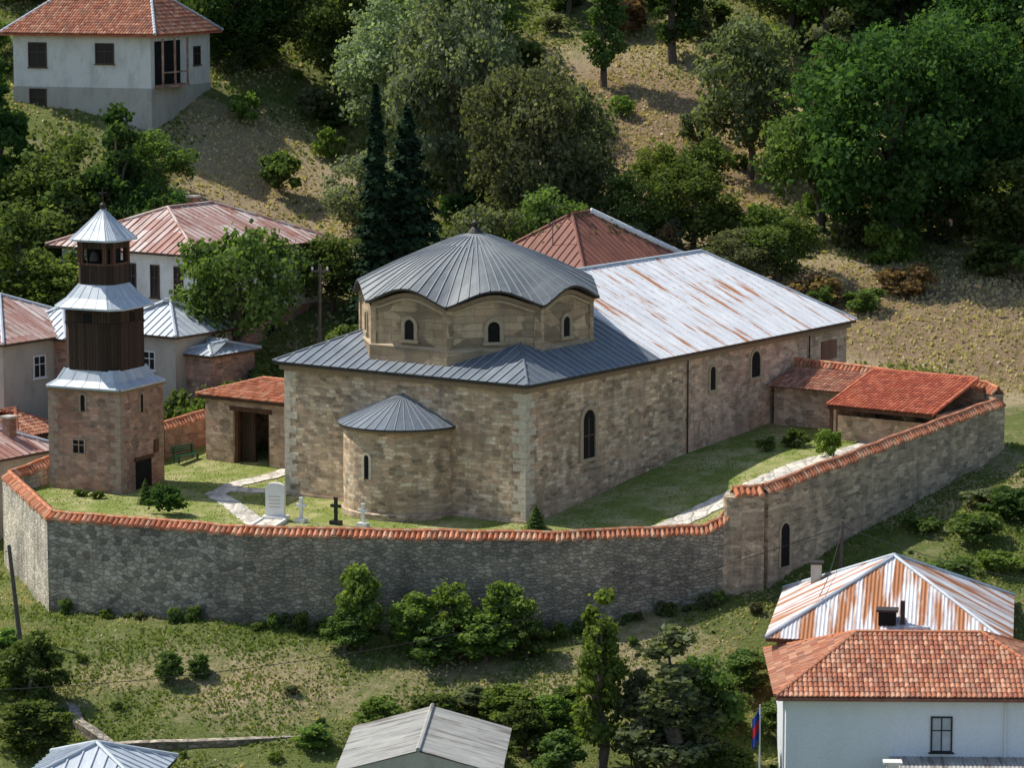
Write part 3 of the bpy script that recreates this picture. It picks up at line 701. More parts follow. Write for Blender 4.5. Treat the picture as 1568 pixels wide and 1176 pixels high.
# ------------------------------------------------------------------ ENCLOSURE WALLS
def wallrun(name,pts,mats_seg,thick=.7,depth=6.5,cap=True,closed=False,smoothn=1.2):
    D_=[];ms=[]
    for i in range(len(pts)-1):
        a=Vector(pts[i]);b=Vector(pts[i+1]); n=max(1,int((b-a).length/smoothn))
        for k in range(n): D_.append(a.lerp(b,k/n)+Vector((0,0,0 if (i==0 and k==0) else random.uniform(-.04,.04)))); ms.append(mats_seg[i])
    D_.append(Vector(pts[-1])); mm=M(); Lf=[];Rg=[]
    N=len(D_)
    for i,p in enumerate(D_):
        d0=(D_[i]-D_[i-1]) if i>0 else (D_[1]-D_[0]); d1=(D_[i+1]-D_[i]) if i<N-1 else d0
        d0=Vector((d0.x,d0.y)).normalized();d1=Vector((d1.x,d1.y)).normalized(); d=(d0+d1).normalized(); n=Vector((-d.y,d.x)); k=1/max(.5,n.dot(Vector((-d0.y,d0.x))))
        Lf.append((p.x+n.x*thick/2*k,p.y+n.y*thick/2*k));Rg.append((p.x-n.x*thick/2*k,p.y-n.y*thick/2*k))
    u=0
    for i in range(N-1):
        l=(D_[i+1]-D_[i]).length; z0,z1=D_[i].z,D_[i+1].z; m=ms[i]
        for S_ in (Lf,Rg):
            a=S_[i];b=S_[i+1]
            q=(a+(z0-depth,),b+(z1-depth,),b+(z1,),a+(z0,)); uvq=((u,z0-depth),(u+l,z1-depth),(u+l,z1),(u,z0))
            if S_ is Lf: q=q[::-1];uvq=uvq[::-1]
            mm.face(q,m,uvq)
        mm.face((Lf[i]+(z0,),Rg[i]+(z0,),Rg[i+1]+(z1,),Lf[i+1]+(z1,)),m); u+=l
    for i in (0,N-1):
        z=D_[i].z; mm.face((Lf[i]+(z-depth,),Rg[i]+(z-depth,),Rg[i]+(z,),Lf[i]+(z,)),ms[min(i,len(ms)-1)])
    e=empty(name,(0,0,0)); mm.build('masonry',[m_wall,m_wallr,m_tower,m_wallm,m_wall_sunlit],e)
    if cap:
        mm=M(); tw=.27
        for i in range(N-1):
            a=Vector(D_[i]);b=Vector(D_[i+1]);d=(b-a); l=d.length; n_=max(1,round(l/tw))
            for side in (0,1):
                E0=Vector((Lf if side==0 else Rg)[i]+(a.z,));E1=Vector((Lf if side==0 else Rg)[i+1]+(b.z,))
                for k in range(n_):
                    t0=k/n_;t1=(k+1)/n_
                    jit=random.uniform(-.03,.03); ext=random.uniform(1.1,1.32)
                    def g(t,f,h):
                        rp=a.lerp(b,t);ep=E0.lerp(E1,t); q=rp.lerp(ep,f); return Vector((q.x,q.y,rp.z+.3*(1-f/1.2)+.03+h+jit))
                    pr=[(0,-.02),(.18,.07),(.45,.12),(.72,.07),(.9,-.02),(1,-.03)]
                    vv=random.random()*40
                    for (s0,h0),(s1,h1) in zip(pr[:-1],pr[1:]):
                        A=g(t0+(t1-t0)*s0,ext,h0);B=g(t0+(t1-t0)*s1,ext,h1);C_=g(t0+(t1-t0)*s1,0,h1);D2=g(t0+(t1-t0)*s0,0,h0)
                        mm.face((A,B,C_,D2),0,[(vv,vv)]*4)
                    mm.face([g(t0+(t1-t0)*s0,ext,h0) for s0,h0 in pr]+[g(t1,ext,-.05),g(t0,ext,-.05)],0,[(vv,vv)]*8)
            mm.tube(a+Vector((0,0,.36)),b+Vector((0,0,.36)),.11,.11,0,6,False)
            for S_ in (Lf,Rg):
                p0=Vector(S_[i]+(a.z,));p1=Vector(S_[i+1]+(b.z,)); o0=p0+(p0-a)*.08;o1=p1+(p1-b)*.08
                mm.face((o0,o1,o1+Vector((0,0,.06)),o0+Vector((0,0,.06))),1)
        mm.build('tile_coping',[m_tile,m_quoin],e)
    return e
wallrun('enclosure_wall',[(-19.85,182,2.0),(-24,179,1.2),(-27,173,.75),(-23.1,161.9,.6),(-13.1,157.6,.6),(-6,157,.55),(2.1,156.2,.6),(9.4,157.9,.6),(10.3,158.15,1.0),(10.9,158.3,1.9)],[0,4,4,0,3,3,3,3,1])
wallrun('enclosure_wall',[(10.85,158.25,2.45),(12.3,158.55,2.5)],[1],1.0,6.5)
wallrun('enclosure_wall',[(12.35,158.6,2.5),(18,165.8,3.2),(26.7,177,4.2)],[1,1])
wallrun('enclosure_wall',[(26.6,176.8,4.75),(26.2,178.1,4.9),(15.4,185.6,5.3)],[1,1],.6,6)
wallrun('enclosure_wall',[(-19.85,182,2.0),(-17.2,185.7,2.3)],[2])
mm=M()
mm.tube((10.95,158.25,-5),(10.95,158.25,2.4),.55,.55,0,16); mm.build('wall_pier',[m_wallr])
d=(Vector((18,165.8))-Vector((12.35,158.6))).normalized(); nn=Vector((d.y,-d.x))
T=lambda u,o,z:(12.35+d.x*u+nn.x*(o+.35),158.6+d.y*u+nn.y*(o+.35),z)
mm=M(); archwin(mm,T,1.5,-1.4,.8,2.2,.14,.06,0,1,8,False); mm.build('postern_niche',[m_trim,m_dark])
wallrun('retaining_wall',[(-21,151.5,-6.1),(-20.2,148.5,-6.5),(-18.4,146.2,-7.0),(-13.6,146.3,-6.9),(-8.4,147,-6.7)],[0,0,0,0],.5,4,False)

# ------------------------------------------------------------------ GATEHOUSE
gh=empty('gatehouse',(-17.2,181.2,.2),RC)
mm=M()
for a,b,z0_,z1_ in ((0,2.0,-1,3.8),(4.6,8.4,-1,3.8),(2.0,4.6,3.35,3.8)): mm.box(a,b,0,.6,z0_,z1_,0)
mm.box(0,.6,.6,4.6,-1,3.8,0); mm.box(7.8,8.4,.6,4.6,-1,3.8,0); mm.box(.6,7.8,4.1,4.6,-1,3.8,0)
mm.box(1.8,4.8,-.06,.0-.003,3.2,3.45,1); mm.box(2.0,2.2,.15,.4,0,3.2,1); mm.box(4.4,4.6,.15,.4,0,3.2,1)
mm.box(2.2,3.2,.5,.56,0,3.2,2)
mm.build('walls',[m_side,m_woodred,m_wooddk],gh)
roof_obj('roof',gh,-.35,8.7,-.4,5.0,3.95,4.75,m_tile,'tile','hip','x')

# ------------------------------------------------------------------ HOUSES
def house(name,loc,rot,w,d,zb,ze,zr,wallm,roofm,style,kind='hip',axis='y',ov=.45,wins=(),inset=None,cap=None,fascia=None,frame=None,chim=(),wall2=None,zsplit=None,glass=None):
    e=empty(name,loc,R(rot)); mm=M(); mm.box(-w,0,0,d,zb,ze,0)
    if zsplit: mm.box(-w-.04,.04,-.04,d+.04,zb,zsplit,1)
    mm.build('walls',[wallm,wall2 or wallm],e)
    roof_obj('roof',e,-w-ov,ov,-ov,d+ov,ze+.1,zr,roofm,style,kind,axis,inset,cap,fascia)
    mm=M()
    for f,u,z,ww,hh in wins:
        o_=.04 if (zsplit and z<zsplit) else 0.
        rectwin(mm,onface(f,-o_ if f=='F' else o_),u,z,ww,hh)
    if wins: mm.build('windows',[frame or m_frame,glass or m_glass],e)
    for k,(x,y,zt) in enumerate(chim):
        mm=M(); mm.box(x-.28,x+.28,y-.28,y+.28,ze,zt,0); mm.box(x-.36,x+.36,y-.36,y+.36,zt+.002,zt+.12,1); mm.build('chimney',[m_brick,m_grey_pl],e)
    return e
e=house('farmhouse',(-24.8,225,0),-20,10.6,9.5,15,22.7,25.9,m_white_pl,m_tileb,'tile',axis='x',ov=.7,inset=3.,fascia=m_tilered,cap=m_white,
  wins=[('F',-8.7,20.5,1.3,1.6),('F',-3.5,20.8,1.3,1.3),('F',-8.7,17.5,1.2,1.4),('R',7.3,20.5,1.,1.2)],frame=m_brownframe,wall2=m_grey_pl,zsplit=19.1)
mm=M(); TT=onface('R',0.)
obox(mm,TT,.6,4.6,.0,.03,19.3,22.3,0); obox(mm,TT,.5,4.7,.0,.7,19.1,19.3,1)
for u in (.6,2.5,4.5): obox(mm,TT,u,u+.12,.55,.67,19.3,22.5,1)
obox(mm,TT,.5,4.7,.6,.66,20.1,20.2,1); mm.build('balcony',[m_dark,m_tower],e)
e=house('white_house',(-19.2,197.5,0),-35,11,12,2,10.3,12.7,m_white_pl,m_mixroof,'seam',axis='y',ov=.7,inset=4.5,
  wins=[('F',-1.4,7.6,.6,1.9),('F',-3.3,7.6,.6,1.9),('F',-5.2,7.6,.6,1.9),('R',3,7.6,.9,1.4),('R',6.5,7.6,.9,1.4),('R',7,3.9,.9,1.5)],frame=m_brownframe,chim=[(-7,8,13.)],wall2=m_tower,zsplit=6.4)
e=house('metal_roofed_outbuilding',(-19.7,189.5,0),-35,5.5,5,0,6.3,8.1,m_grey_pl,m_white,'seam',axis='y',ov=.4,wins=[('F',-2,4.3,.8,1.)])
e=house('metal_roofed_outbuilding',(-17.6,189.2,0),-35,2.4,4,0,5.2,5.9,m_tower,m_white,'seam',axis='x',ov=.3)
e=house('village_house',(-29.4,187,0),-35,9,9,-3,6.2,8.4,m_grey_pl,m_mixroof,'seam',axis='y',ov=.5,wins=[('R',3,4.,.9,1.2),('F',-3,4,.9,1.2)],cap=m_white)
e=house('village_house',(-26.2,190,0),-35,4.5,6,-3,6.1,7.7,m_tower,m_white,'seam',axis='y',ov=.4)
e=house('village_house',(-29.2,176.5,0),-35,8,6,-8,1.0,2.9,m_grey_pl,m_mixroof,'seam',axis='y',ov=.5,cap=m_white,chim=[(-1.5,4,2.9)])
e=house('village_house',(-28.0,182.5,0),-35,5,4,-8,1.4,2.6,m_white_pl,m_tileb,'tile',axis='y',ov=.4)
e=house('red_roofed_building',(4.3,199.4,0),-35,7.2,10.5,3,9.1,12.2,m_tower,m_redmetal,'seam',axis='y',ov=.5,cap=m_redmetal,fascia=m_redmetal,inset=4.7)
mm=M(); mm.tube((-3.2,1.5,10),(-3.2,1.5,13.),.03,.02,0,6); mm.tube((-3.5,1.5,12.9),(-2.6,1.5,12.9),.02,.02,0,5); mm.build('antenna',[m_iron],e)
mm=M(); a=Vector((-3.6,6.3,12.28));b=Vector((.5,11.,9.3)); mm.tube(a,b,.2,.2,0,8); mm.build('ridge_flashing',[m_nave],e)
e=house('rusty_roofed_house',(22.2,145.0,0),-9,10.2,10.4,-10,-2.2,.8,m_pink_pl,m_rusty,'corr',axis='y',ov=.5,cap=m_white,fascia=m_woodred,
  wins=[('F',-9,-3.9,.9,1.1)])
mm=M(); mm.box(-9.2,-8.7,8.2,8.7,-2.2,-.3,0); mm.box(-9.3,-8.6,8.1,8.8,-.298,-.2,1); mm.build('chimney',[m_grey_pl,m_iron],e)
mm=M(); mm.box(-5.6,-4.8,.5,1.1,-2.2,-.9,0); mm.box(-5.7,-4.7,.4,1.2,-.898,-.8,1); mm.box(-4.6,-4.4,.6,.8,-2.,-.4,1); mm.box(-4.4,-3.3,.3,.9,-2.1,-1.5,2)
mm.build('roof_hatch',[m_dark,m_iron,m_white],e)
e=house('white_rendered_house',(24.1,138.2,0),-1.5,12.2,8.2,-12,-3.0,-1.05,m_blue_pl,m_tileb,'tile',axis='x',ov=.5,fascia=m_redmetal,inset=3.8,
  wins=[('F',-5.45,-5.35,.8,1.45)],frame=m_black,cap=m_tile,glass=m_glass_refl)
mm=M(); mm.tube((-2.7,-.08,-3.2),(-2.7,-.08,-9),.05,.05,0,8); mm.tube((-12.3,-.08,-3.2),(-12.3,-.08,-9),.05,.05,0,8)
mm.box(-12.6,.5,-.62,-.5,-3.05,-2.93,1)
mm.box(-12.2,0,-.03,-.002,-9,-7.6,2); mm.build('gutters',[m_frame,m_redmetal,m_grey_pl],e)
mm=M(); poly=[(-7.7,-4.5,-6.15),(0,-4.5,-6.15),(0,-.4,-5.75),(-7.7,-.4,-5.75)]; mm.face(poly,0); corr(mm,poly,0); mm.box(-7.7,0,-4.5,-4.4,-8.5,-6.17,1); mm.box(-8.0,-7.5,-2.4,-2,-6.2,-5.35,2); mm.box(-8.15,-7.35,-2.5,-1.9,-5.348,-5.26,2)
mm.build('porch_canopy',[m_greyroof,m_grey_pl,m_white_pl],e)
e=house('grey_shed',(-.7,131,0),-3,6.3,7.2,-11,-4.5,-3.45,m_grey_pl,m_greyroof,'corr','gable','y',.3,fascia=m_grey_pl)
e=house('low_metal_roofed_shed',(-15.4,131.5,0),-8,5,5,-11,-5.3,-4.0,m_grey_pl,m_white,'seam','hip','x',.3,fascia=m_iron)

# ------------------------------------------------------------------ graveyard, bench, poles
def cross(name,x,y,h,mat,base=True):
    z=float(court(x,y)); e=empty(name,(x,y,z),R(-30)); mm=M()
    mm.box(-.28,.28,-.2,.2,-.05,.22,0)
    mm.box(-.08,.08,-.06,.06,.221,h,0); mm.box(-.3,-.081,-.058,.058,h*.66,h*.66+.15,0); mm.box(.081,.3,-.058,.058,h*.66,h*.66+.15,0)
    mm.box(-.11,.11,-.07,.07,h+.001,h+.06,0)
    mm.build('cross_body',[mat],e)
cross('grave_cross',-10.75,164,1.25,m_marble); cross('grave_cross',-8.95,163.4,1.35,m_black); cross('grave_cross',-7.55,162.9,1.15,m_marble)
e=empty('gravestone',(-12.1,164.6,0),R(-12)); mm=M()
mm.box(-.65,.65,-.35,.35,-.1,.25,0); mm.box(-.5,.5,-.14,.14,.251,1.75,0)
N=8
pts=[(-.5,1.75)]+[(-.5*math.cos(math.pi*i/N),1.75+.22*math.sin(math.pi*i/N)) for i in range(1,N)]+[(.5,1.75)]
mm.face([(a,-.14,b) for a,b in pts],0); mm.face([(a,.14,b) for a,b in pts][::-1],0)
for a,b in zip(pts[:-1],pts[1:]): mm.face(((a[0],-.14,a[1]),(b[0],-.14,b[1]),(b[0],.14,b[1]),(a[0],.14,a[1])),0)
for k in range(4): mm.box(-.3,.3,-.148,-.1405,.7+k*.18,.75+k*.18,1)
mm.box(-.7,.7,-2.6,-2.45,-.1,.2,0); mm.box(-.7,-.55,-2.45,-.36,-.1,.2,0); mm.box(.55,.7,-2.45,-.36,-.1,.2,0); mm.box(-.55,.55,-2.45,-.36,-.1,.12,2)
mm.build('headstone',[m_marble,m_grey_pl,m_path],e)
e=empty('park_bench',(-18.3,180.9,float(court(-18.3,180.9))),R(52)); mm=M()
for k in range(4): mm.box(-.9,.9,-.25+k*.13,-.15+k*.13,.42,.46,0)
for k in range(3): mm.box(-.9,.9,.27,.31,.55+k*.14,.65+k*.14,0)
for x in (-.75,.75):
    mm.box(x-.04,x+.04,-.22,-.15,0,.42,0); mm.box(x-.04,x+.04,.2,.27,0,.95,0)
mm.build('slats',[m_green],e)
e=empty('picket_fence',(0,0,0)); mm=M()
for k in range(16):
    x=1.0+k*.28; z=gz(x,140.5); mm.box(x-.05,x+.05,140.48,140.52,z-.2,z+1.3+random.uniform(-.05,.05),0)
for k in range(15):
    x=1.0+k*.28; z=gz(x,140.5); mm.box(x,x+.28,140.53,140.57,z+.9,z+1.0,0); mm.box(x,x+.28,140.53,140.57,z+.3,z+.4,0)
mm.build('pickets',[m_pole],e)
def pole(x,y,h,arm=True,lean=0.):
    z=gz(x,y); e=empty('utility_pole',(x,y,z)); mm=M()
    mm.tube((0,0,-.5),(lean,0,h),.13,.09,0,10)
    if arm:
        mm.box(lean-.55,lean+.55,-.05,.05,h-.5,h-.38,0)
        for k in (-.45,.45): mm.lathe([(.03,h-.38),(.06,h-.3),(.05,h-.2),(.02,h-.15)],(lean+k,0,0),1,8)
    mm.build('pole',[m_pole,m_frame],e); return (x+lean,y,z+h-.3)
pA=pole(-24.1,157.,4.9,False,-.5); pB=pole(-11.6,194.5,8.2,True,.1); pC=pole(16.3,159.5,2.8,False,.1)
def wire(p,q,sag=.8):
    mm=M(); p=Vector(p);q=Vector(q);n=18; L_=[]
    for i in range(n+1):
        t=i/n; L_.append(p.lerp(q,t)-Vector((0,0,4*sag*t*(1-t))))
    for a,b in zip(L_[:-1],L_[1:]): mm.tube(a,b,.02,.02,0,4,False)
    mm.build('power_line',[m_iron])
wire((-30,140,-3.2),pC,2.2); wire(pC,(30,150,-1),.6); wire(pC,(14.2,148,-.5),.4); wire(pA,(-40,150,-1),.5)
e=empty('flagpole',(10.7,137.5,gz(10.7,137.5))); mm=M(); hz=-3.3-gz(10.7,137.5)
mm.tube((0,0,0),(0,0,hz+.2),.04,.03,0,8)
for k in range(6):
    x0_=-.03-k*.05;x1_=x0_-.05; y0_=.07*math.sin(k*1.4);y1_=.07*math.sin((k+1)*1.4)
    for zz,m in ((0,1),(-.45,2),(-.9,1)): mm.face(((x0_,y0_,hz+zz-.45-k*.08),(x1_,y1_,hz+zz-.45-(k+1)*.08),(x1_,y1_,hz+zz-(k+1)*.08),(x0_,y0_,hz+zz-k*.08)),m)
mm.build('pole_and_flag',[m_frame,m_flagb,m_flagr],e)

# ------------------------------------------------------------------ VEGETATION
def quads_mesh(name,P,Nn,S_,tint,mats,extra=None,asp=1.):
    n=len(P); up=rng.normal(size=(n,3)); Nn=Nn/np.linalg.norm(Nn,axis=1,keepdims=True)
    a=np.cross(Nn,up); a/=np.linalg.norm(a,axis=1,keepdims=True)+1e-9; b=np.cross(Nn,a)
    a=a*S_[:,None]; b=b*S_[:,None]*asp
    V=np.stack([P-a*.5,P-b*.5+a*.12,P+a*.5,P+b*.5-a*.1],1).reshape(-1,3)
    vs=V;tn=np.repeat(tint,4); faces=np.arange(n*4,dtype=np.int32).reshape(n,4); mi=np.zeros(n,dtype=np.int32)
    if extra and len(extra.f):
        ev=np.array(extra.v); ef=np.array([f if len(f)==4 else tuple(f[:4]) for f in extra.f],dtype=np.int32)+len(vs)
        vs=np.concatenate([vs,ev]); faces=np.concatenate([faces,ef]); mi=np.concatenate([mi,np.ones(len(ef),dtype=np.int32)]); tn=np.concatenate([tn,np.zeros(len(ev))])
    me=bpy.data.meshes.new(name); me.vertices.add(len(vs)); me.vertices.foreach_set('co',vs.astype(np.float32).ravel())
    me.loops.add(faces.size); me.loops.foreach_set('vertex_index',faces.ravel())
    me.polygons.add(len(faces)); me.polygons.foreach_set('loop_start',np.arange(0,faces.size,4,dtype=np.int32))
    try: me.polygons.foreach_set('loop_total',np.full(len(faces),4,dtype=np.int32))
    except Exception: pass
    for m in mats: me.materials.append(m)
    me.polygons.foreach_set('material_index',mi); me.update(calc_edges=True)
    at=me.attributes.new('tint','FLOAT','POINT'); at.data.foreach_set('value',tn.astype(np.float32))
    return me
F={'mid':foliage('foliage_mid',(.055,.095,.022),(.18,.245,.065)),
 'dark':foliage('foliage_dark',(.028,.062,.016),(.095,.16,.04)),
 'silver':foliage('foliage_silver',(.14,.18,.1),(.34,.39,.24)),
 'olive':foliage('foliage_olive',(.08,.095,.042),(.21,.23,.115)),
 'bright':foliage('foliage_bright',(.085,.14,.022),(.24,.325,.07),.45),
 'spruce':foliage('foliage_spruce',(.01,.024,.012),(.034,.06,.028),.12),
 'brown':foliage('foliage_brown',(.15,.095,.045),(.32,.21,.1)),
 'dry':foliage('dry_grass',(.32,.26,.12),(.66,.55,.33),.3),
 'grass':foliage('green_grass',(.095,.14,.025),(.23,.29,.075),.35)}
def crown_proto(name,rx,rz,z0,H,nl,nleaf,leaf,seed,trunk=True,conic=0.,lr=(.15,.34)):
    r=np.random.default_rng(seed); ex=M()
    cen=[];rad=[]
    while len(cen)<nl:
        p=r.uniform(-1,1,3)
        d=np.linalg.norm(p)
        if d>1 or d<.3: continue
        w=1-conic*(p[2]+1)/2
        cen.append((p[0]*rx*.85*w,p[1]*rx*.85*w,z0+rz+p[2]*rz*.88)); rad.append(r.uniform(*lr)*rx*(.6+.4*w))
    cen=np.array(cen);rad=np.array(rad); lt=r.uniform(0,1,nl)
    pr=rad**2/np.sum(rad**2); k=r.choice(nl,nleaf,p=pr)
    d=r.normal(size=(nleaf,3)); d[:,2]+=.3; d/=np.linalg.norm(d,axis=1,keepdims=True)
    rr=rad[k]*(r.uniform(.4,1.2,nleaf)**.7)
    P=cen[k]+d*rr[:,None]*np.array([1,1,.72])
    P+=r.normal(scale=.075*rx,size=P.shape)*(r.random(nleaf)<.3)[:,None]
    P[:,2]=np.maximum(P[:,2],.08)
    Nn=d*.8+r.normal(scale=.6,size=d.shape)
    S_=leaf*r.uniform(.55,1.35,nleaf)
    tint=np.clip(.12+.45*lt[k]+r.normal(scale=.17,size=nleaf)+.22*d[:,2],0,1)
    if trunk:
        top=z0+rz*1.3; prev=(0,0,-.4); tr=.026*H+.03; segs=5
        for i in range(segs):
            t=(i+1)/segs; cur=(r.normal()*.12,r.normal()*.12,top*t); ex.tube(prev,cur,tr*(1-.8*(t-1/segs)),tr*(1-.8*t),0,7,False); prev=cur
        for i in r.choice(nl,min(nl,9),replace=False):
            c_=cen[i]; s0=(0,0,max(z0*.6,c_[2]*.55)); mid=((c_[0])*.45,(c_[1])*.45,(s0[2]+c_[2])/2+.05*H)
            ex.tube(s0,mid,tr*.4,tr*.25,0,5,False); ex.tube(mid,tuple(c_),tr*.25,tr*.08,0,5,False)
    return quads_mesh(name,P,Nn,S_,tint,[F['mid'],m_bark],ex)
def spruce_proto(name,H,Rr,seed,nleaf=5200):
    r=np.random.default_rng(seed); ex=M(); ex.tube((0,0,-.4),(0,0,H*.97),.02*H,.02,0,7,False)
    h=r.beta(1.0,1.35,nleaf); nb=int(H*3.2); lay=np.floor(h*nb)/nb
    na=11; a=np.floor(r.uniform(0,na,nleaf))/na*2*np.pi+lay*37.1+r.normal(scale=.14,size=nleaf)
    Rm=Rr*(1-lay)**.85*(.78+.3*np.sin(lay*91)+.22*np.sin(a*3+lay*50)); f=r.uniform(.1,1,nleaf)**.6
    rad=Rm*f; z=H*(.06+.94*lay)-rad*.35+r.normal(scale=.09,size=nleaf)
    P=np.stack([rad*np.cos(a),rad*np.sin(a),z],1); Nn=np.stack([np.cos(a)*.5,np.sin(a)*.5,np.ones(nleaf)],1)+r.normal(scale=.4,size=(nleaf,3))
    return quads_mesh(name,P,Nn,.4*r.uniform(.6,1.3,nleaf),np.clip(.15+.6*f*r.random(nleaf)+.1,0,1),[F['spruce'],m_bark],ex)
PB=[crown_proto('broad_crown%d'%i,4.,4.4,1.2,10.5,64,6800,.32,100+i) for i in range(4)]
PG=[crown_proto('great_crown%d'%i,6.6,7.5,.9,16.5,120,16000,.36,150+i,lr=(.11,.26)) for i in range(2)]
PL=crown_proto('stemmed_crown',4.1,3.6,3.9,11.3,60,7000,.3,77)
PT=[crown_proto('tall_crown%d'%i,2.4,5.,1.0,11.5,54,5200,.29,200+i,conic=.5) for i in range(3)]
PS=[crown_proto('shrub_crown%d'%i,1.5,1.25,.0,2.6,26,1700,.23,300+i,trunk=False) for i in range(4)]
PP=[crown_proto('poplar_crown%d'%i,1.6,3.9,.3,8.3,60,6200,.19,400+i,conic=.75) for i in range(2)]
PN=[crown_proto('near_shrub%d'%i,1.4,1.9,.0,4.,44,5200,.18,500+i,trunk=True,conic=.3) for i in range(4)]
SPa=spruce_proto('narrow_spruce',16.5,2.,1,7500); SPb=spruce_proto('broad_spruce',14.5,4.,2,11500)
def place(name,me,x,y,s=1.,sz=None,col=None,z=None,parent=None):
    ob=bpy.data.objects.new(name,me); scene.collection.objects.link(ob)
    ob.location=(x,y,(gz(x,y) if z is None else z)-.1); ob.rotation_euler=(0,0,random.uniform(0,6.28)); ob.scale=(s,s,sz or s)
    if col:
        ob.material_slots[0].link='OBJECT'; ob.material_slots[0].material=F[col]
    if parent: ob.parent=parent
    return ob
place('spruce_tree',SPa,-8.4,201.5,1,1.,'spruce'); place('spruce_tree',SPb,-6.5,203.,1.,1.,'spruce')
def broad(x,y,r,h,col,name='deciduous_tree'):
    if r>=4.9: place(name,random.choice(PG),x,y,r/6.6,h/16.5,col)
    else: place(name,random.choice(PB),x,y,r/4.,h/10.8,col)
def tall(x,y,r,h,col,name='deciduous_tree'): place(name,random.choice(PT),x,y,r/2.4,h/11.8,col)
def shrub(x,y,r,h,col='mid',name='shrub',z=None): place(name,random.choice(PS),x,y,r/1.5,h/2.6,col,z)
place('deciduous_tree',PL,-16.4,193.5,1.,1.02,'mid')
for t in [(-3.9,222,5,17,'silver'),(-8,229,4.9,13,'silver'),(.9,214,4.9,15.5,'olive'),(4,219,3.6,12,'olive'),(24.6,212,7.2,17.5,'dark'),(29.5,217,6,16,'dark'),(20.5,216,4.5,12,'mid'),
  (34,228,6,15,'dark'),(38,220,6,15,'mid'),(40,210,5,12,'mid'),(16.5,227,4,12.5,'olive'),(12,214,3.2,7,'mid'),(8,213,2.8,7,'mid'),(17,208,3,5.5,'mid'),(14.5,207,2.6,4.6,'olive'),
  (-29,212,4.2,9,'mid'),(-23,208,3,8.,'dark'),(-31,205,4.2,8,'mid'),(-34,198,4,7,'mid'),(-27.5,203,3.4,6,'bright'),(-24,218,3.,5.5,'mid'),(-11.5,206,2.6,5.5,'mid'),
  (-1.5,206,3.,8.5,'olive'),(2.5,207,3.,8.5,'mid'),(6.,208,2.8,6.5,'olive'),(36,235,6,14,'dark'),(-10,216,2.8,7,'silver'),(33,211,4,8,'mid'),(-20,238,5,12,'dark'),(-12,238,5,12,'mid'),(-5,238,6,14,'mid'),(13,220,2.4,6,'mid'),(10.,222,2.,5,'bright')]: broad(*t)
for t in [(-25.4,210,2.9,13.,'dark'),(-22.3,206,2.,9,'dark'),(-28.5,208,2.4,9,'mid'),(-34,215,3,13,'dark'),(22,224,3,14,'olive'),(5,204.5,2.,6.5,'mid')]: tall(*t)
for t in [(-14.0,192,2.0,4,'mid'),(-19.4,187,2.2,4.5,'mid'),(-28.5,193,3,5,'bright'),(-12.8,192,2,3.,'mid'),(-26.5,184.5,2.,3.5,'mid'),(-31,183.5,2,4,'mid'),(-16.6,186.9,2.,4.6,'mid'),(-18.2,186.2,1.6,3.8,'bright'),(-22.6,185.5,2.,4.2,'mid'),
   (-17,205,2.,2.4,'bright'),(-23,200.5,2.3,4,'mid'),(-30,198,3,4,'bright'),(-9.5,199,2,3,'mid'),(-30,207,2.4,3.5,'bright'),(23.5,163,1.7,1.8,'mid'),(26,165.5,2,2.2,'dark'),(21,165.,1.2,1.1,'mid'),(28,171,1.5,1.5,'mid'),(25,168,1.6,1.2,'olive'),
   (31,208,2.2,2.6,'mid'),(34,206,2.5,3,'mid'),(25,205,2.,2.4,'brown'),(19.,204.5,2.,2.2,'brown'),(22,203,1.6,1.8,'mid'),(27,161,1.8,2.,'bright'),(29,166,1.8,1.8,'mid'),(21.5,158,1.5,1.5,'mid'),(24,159,1.3,1.3,'bright')]: shrub(*t)
def cz(x,y): return float(court(x,y))
shrub(-17.9,166.2,1.15,1.8,'dark','boxwood_bush',cz(-17.9,166.2)); shrub(17,173,.95,1.9,'bright','garden_shrub',cz(17,173)); shrub(13.8,175.5,.6,.9,'mid','garden_shrub',cz(13.8,175.5)); shrub(15.5,176.5,.8,1.2,'mid','garden_shrub',cz(15.5,176.5))
place('small_conifer',SPb,1.2,161.8,.17,.09,'mid',cz(1.2,161.8)); place('small_conifer',SPb,-19.3,169.5,.14,.1,'mid',0)
for x,y in ((-19.,171.2),(-18.6,170.5),(-22,171.0),(-23,171.8)): shrub(x,y,.45,.6,'mid','flower_bed_plant',cz(x,y))
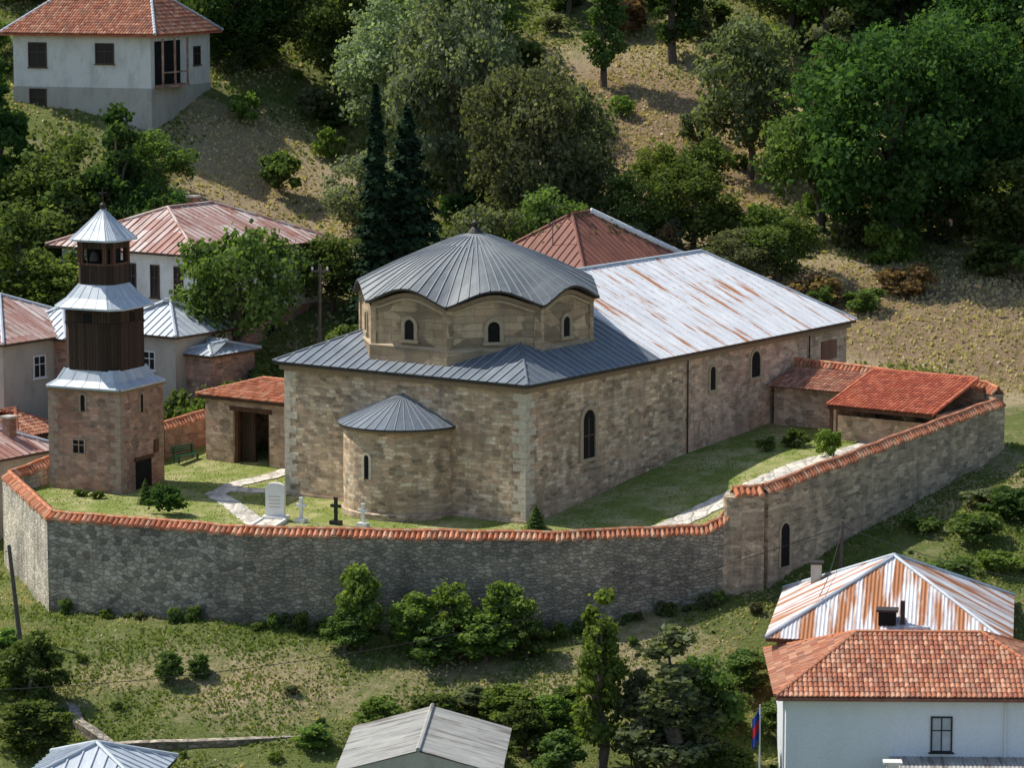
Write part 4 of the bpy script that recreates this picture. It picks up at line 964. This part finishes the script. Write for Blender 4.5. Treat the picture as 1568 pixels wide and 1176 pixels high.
for x,y,r,h,c in [(-7.4,154.6,1.5,4.7,'bright'),(-7.9,154.2,1.4,2.4,'mid'),(-4.8,154.2,1.6,3.3,'bright'),(-2.8,154.4,1.6,4.,'bright'),(-.3,154.2,1.6,4.3,'bright'),(-1.5,153.4,2.,2.8,'bright'),(-3.8,153.4,1.9,2.5,'mid'),(.7,153.6,1.3,2.6,'mid'),
   (-16.3,151.8,.9,1.9,'mid'),(-14.9,152.3,.7,1.5,'mid'),(-22.6,150.5,1.8,4.3,'mid'),(-22,146.5,2.,3.,'mid'),(-24.5,152.5,1.6,3.4,'bright'),
   (-4.9,129.8,1.,4.7,'mid'),(-5.9,130.5,.8,3.4,'bright'),(-1.6,143.5,1.5,2.6,'bright'),(.6,144.5,1.4,2.8,'mid'),(-3.5,147,1.5,2.0,'mid'),(-.2,147.3,1.6,2.3,'bright'),(2.2,142,1.4,2.5,'mid'),(-6,147.5,1.4,1.9,'bright'),(9.8,141.,1.3,2.6,'mid'),(9.6,146.5,1.6,3.2,'mid'),(11,149.5,1.4,2.4,'mid'),
   (1.8,146.8,1.3,2.,'bright'),(-1.9,148.2,1.2,1.6,'olive'),(2.6,148.6,1.,1.3,'mid'),(6.5,147.5,1.4,2.4,'olive'),(8.2,149.5,1.2,1.9,'bright'),(12.2,146.,1.1,1.9,'mid'),(-9,145.5,1.1,1.3,'bright'),(4.,150.5,.8,1.,'mid')]:
    place('leafy_bush',random.choice(PN),x,y,r/1.4,h/4.1,c)
place('poplar_tree',PP[0],3.95,143,1.1,1.15,'bright'); place('deciduous_tree',PP[1],7.1,141.5,1.8,.98,'olive'); place('deciduous_tree',PN[1],8.7,143.,1.5,1.5,'mid'); place('deciduous_tree',PN[2],5.9,143.,1.2,1.25,'olive')
place('leafy_bush',PN[0],24.9,144.0,1.2,.7,'mid')
fe=empty('distant_forest',(0,0,0)); se=empty('hillside_shrubs',(0,0,0)); we=empty('meadow_weeds',(0,0,0))
for k in range(230):
    x=random.uniform(-62,62); y=random.uniform(241,310)
    if y<270 and 2<x<19 and random.random()<.8: continue
    if y<250 and -26<x<-16: continue
    s_=random.uniform(.75,1.35); place('tree',random.choice(PB+PT),x,y,s_,s_*random.uniform(.9,1.2),random.choice(['mid','dark','olive','mid','bright','silver']),parent=fe)
for k in range(560):
    x=random.uniform(-48,48); y=random.uniform(199,262)
    d_=float(dryness(x,y))
    if random.random()<min(.84,d_*1.):
        continue
    if -36<x<-19 and 218<y<236: continue
    if -30<x<-10 and y<208: continue
    if x>18 and y<203: continue
    s_=random.uniform(.35,1.3); place('shrub',random.choice(PS),x,y,s_,s_*random.uniform(.7,1.2),random.choice(['mid','olive','bright','silver','brown'] if 5<x<18 else ['mid','dark','mid','bright','olive']),parent=se)
for k in range(110):
    x=random.uniform(-27,32); y=random.uniform(142,172)
    if inside(CP,x,y) or (x<11 and y>156): continue
    s_=random.uniform(.08,.32); place('weed',random.choice(PS),x,y,s_,s_*random.uniform(.6,1.2),random.choice(['mid','bright','olive','dark']),parent=we)
for k in range(60):
    t=random.random(); A=[(-22.8,161.2),(-13.1,156.9),(2.1,155.5),(10.5,157.2)]; i=random.choice([0,1,1,2]); a,b=A[i],A[i+1]
    x=a[0]+(b[0]-a[0])*t; y=a[1]+(b[1]-a[1])*t-random.uniform(0,.5); s_=random.uniform(.12,.36); place('weed',random.choice(PS),x,y,s_,s_*random.uniform(.7,1.5),random.choice(['mid','bright','olive']),parent=we)
def tufts(name,n,xr,yr,col,size,cond,zf=ground):
    x=rng.uniform(*xr,n*3);y=rng.uniform(*yr,n*3); m=cond(x,y); x=x[m][:n];y=y[m][:n]; k=len(x)
    z=zf(x,y)+size*.3; P=np.stack([x,y,z],1); Nn=rng.normal(size=(k,3)); Nn[:,2]*=.25
    me=quads_mesh(name,P,Nn,size*rng.uniform(.5,1.5,k),np.clip(rng.normal(.5,.25,k),0,1),[F[col]]); ob=bpy.data.objects.new(name,me); scene.collection.objects.link(ob)
def vin(poly,x,y):
    c=np.zeros(len(x),bool)
    for i in range(len(poly)):
        (x0,y0),(x1,y1)=poly[i],poly[(i+1)%len(poly)]
        c^=((y0>y)!=(y1>y))&(x<(x1-x0)*(y-y0)/(y1-y0+1e-12)+x0)
    return c
nzf=lambda x,y,f=.5:np.sin(x*f+2*np.sin(y*f*.7))*np.sin(y*f*1.1+1.5*np.sin(x*f*.9))+rng.normal(scale=.35,size=len(x))
out=lambda x,y:~vin(CP,x,y)
tufts('meadow_grass',42000,(-28,32),(141,178),'grass',.14,lambda x,y:out(x,y)&(nzf(x,y)>-.1))
tufts('dry_meadow_grass',22000,(-28,32),(141,178),'dry',.12,lambda x,y:out(x,y)&(nzf(x+50,y)+dryness(x,y)>.4))
tufts('hillside_grass',50000,(-42,46),(188,262),'grass',.26,lambda x,y:out(x,y)&(nzf(x,y,.3)-dryness(x,y)*1.2>-.5))
tufts('hillside_dry_grass',45000,(-42,46),(188,262),'dry',.22,lambda x,y:out(x,y)&(nzf(x+9,y,.25)+dryness(x,y)>.5))
tufts('lawn_grass',30000,(-27,26),(156,186),'grass',.06,lambda x,y:vin(CP,x,y)&(nzf(x,y,.7)>-.4),court)
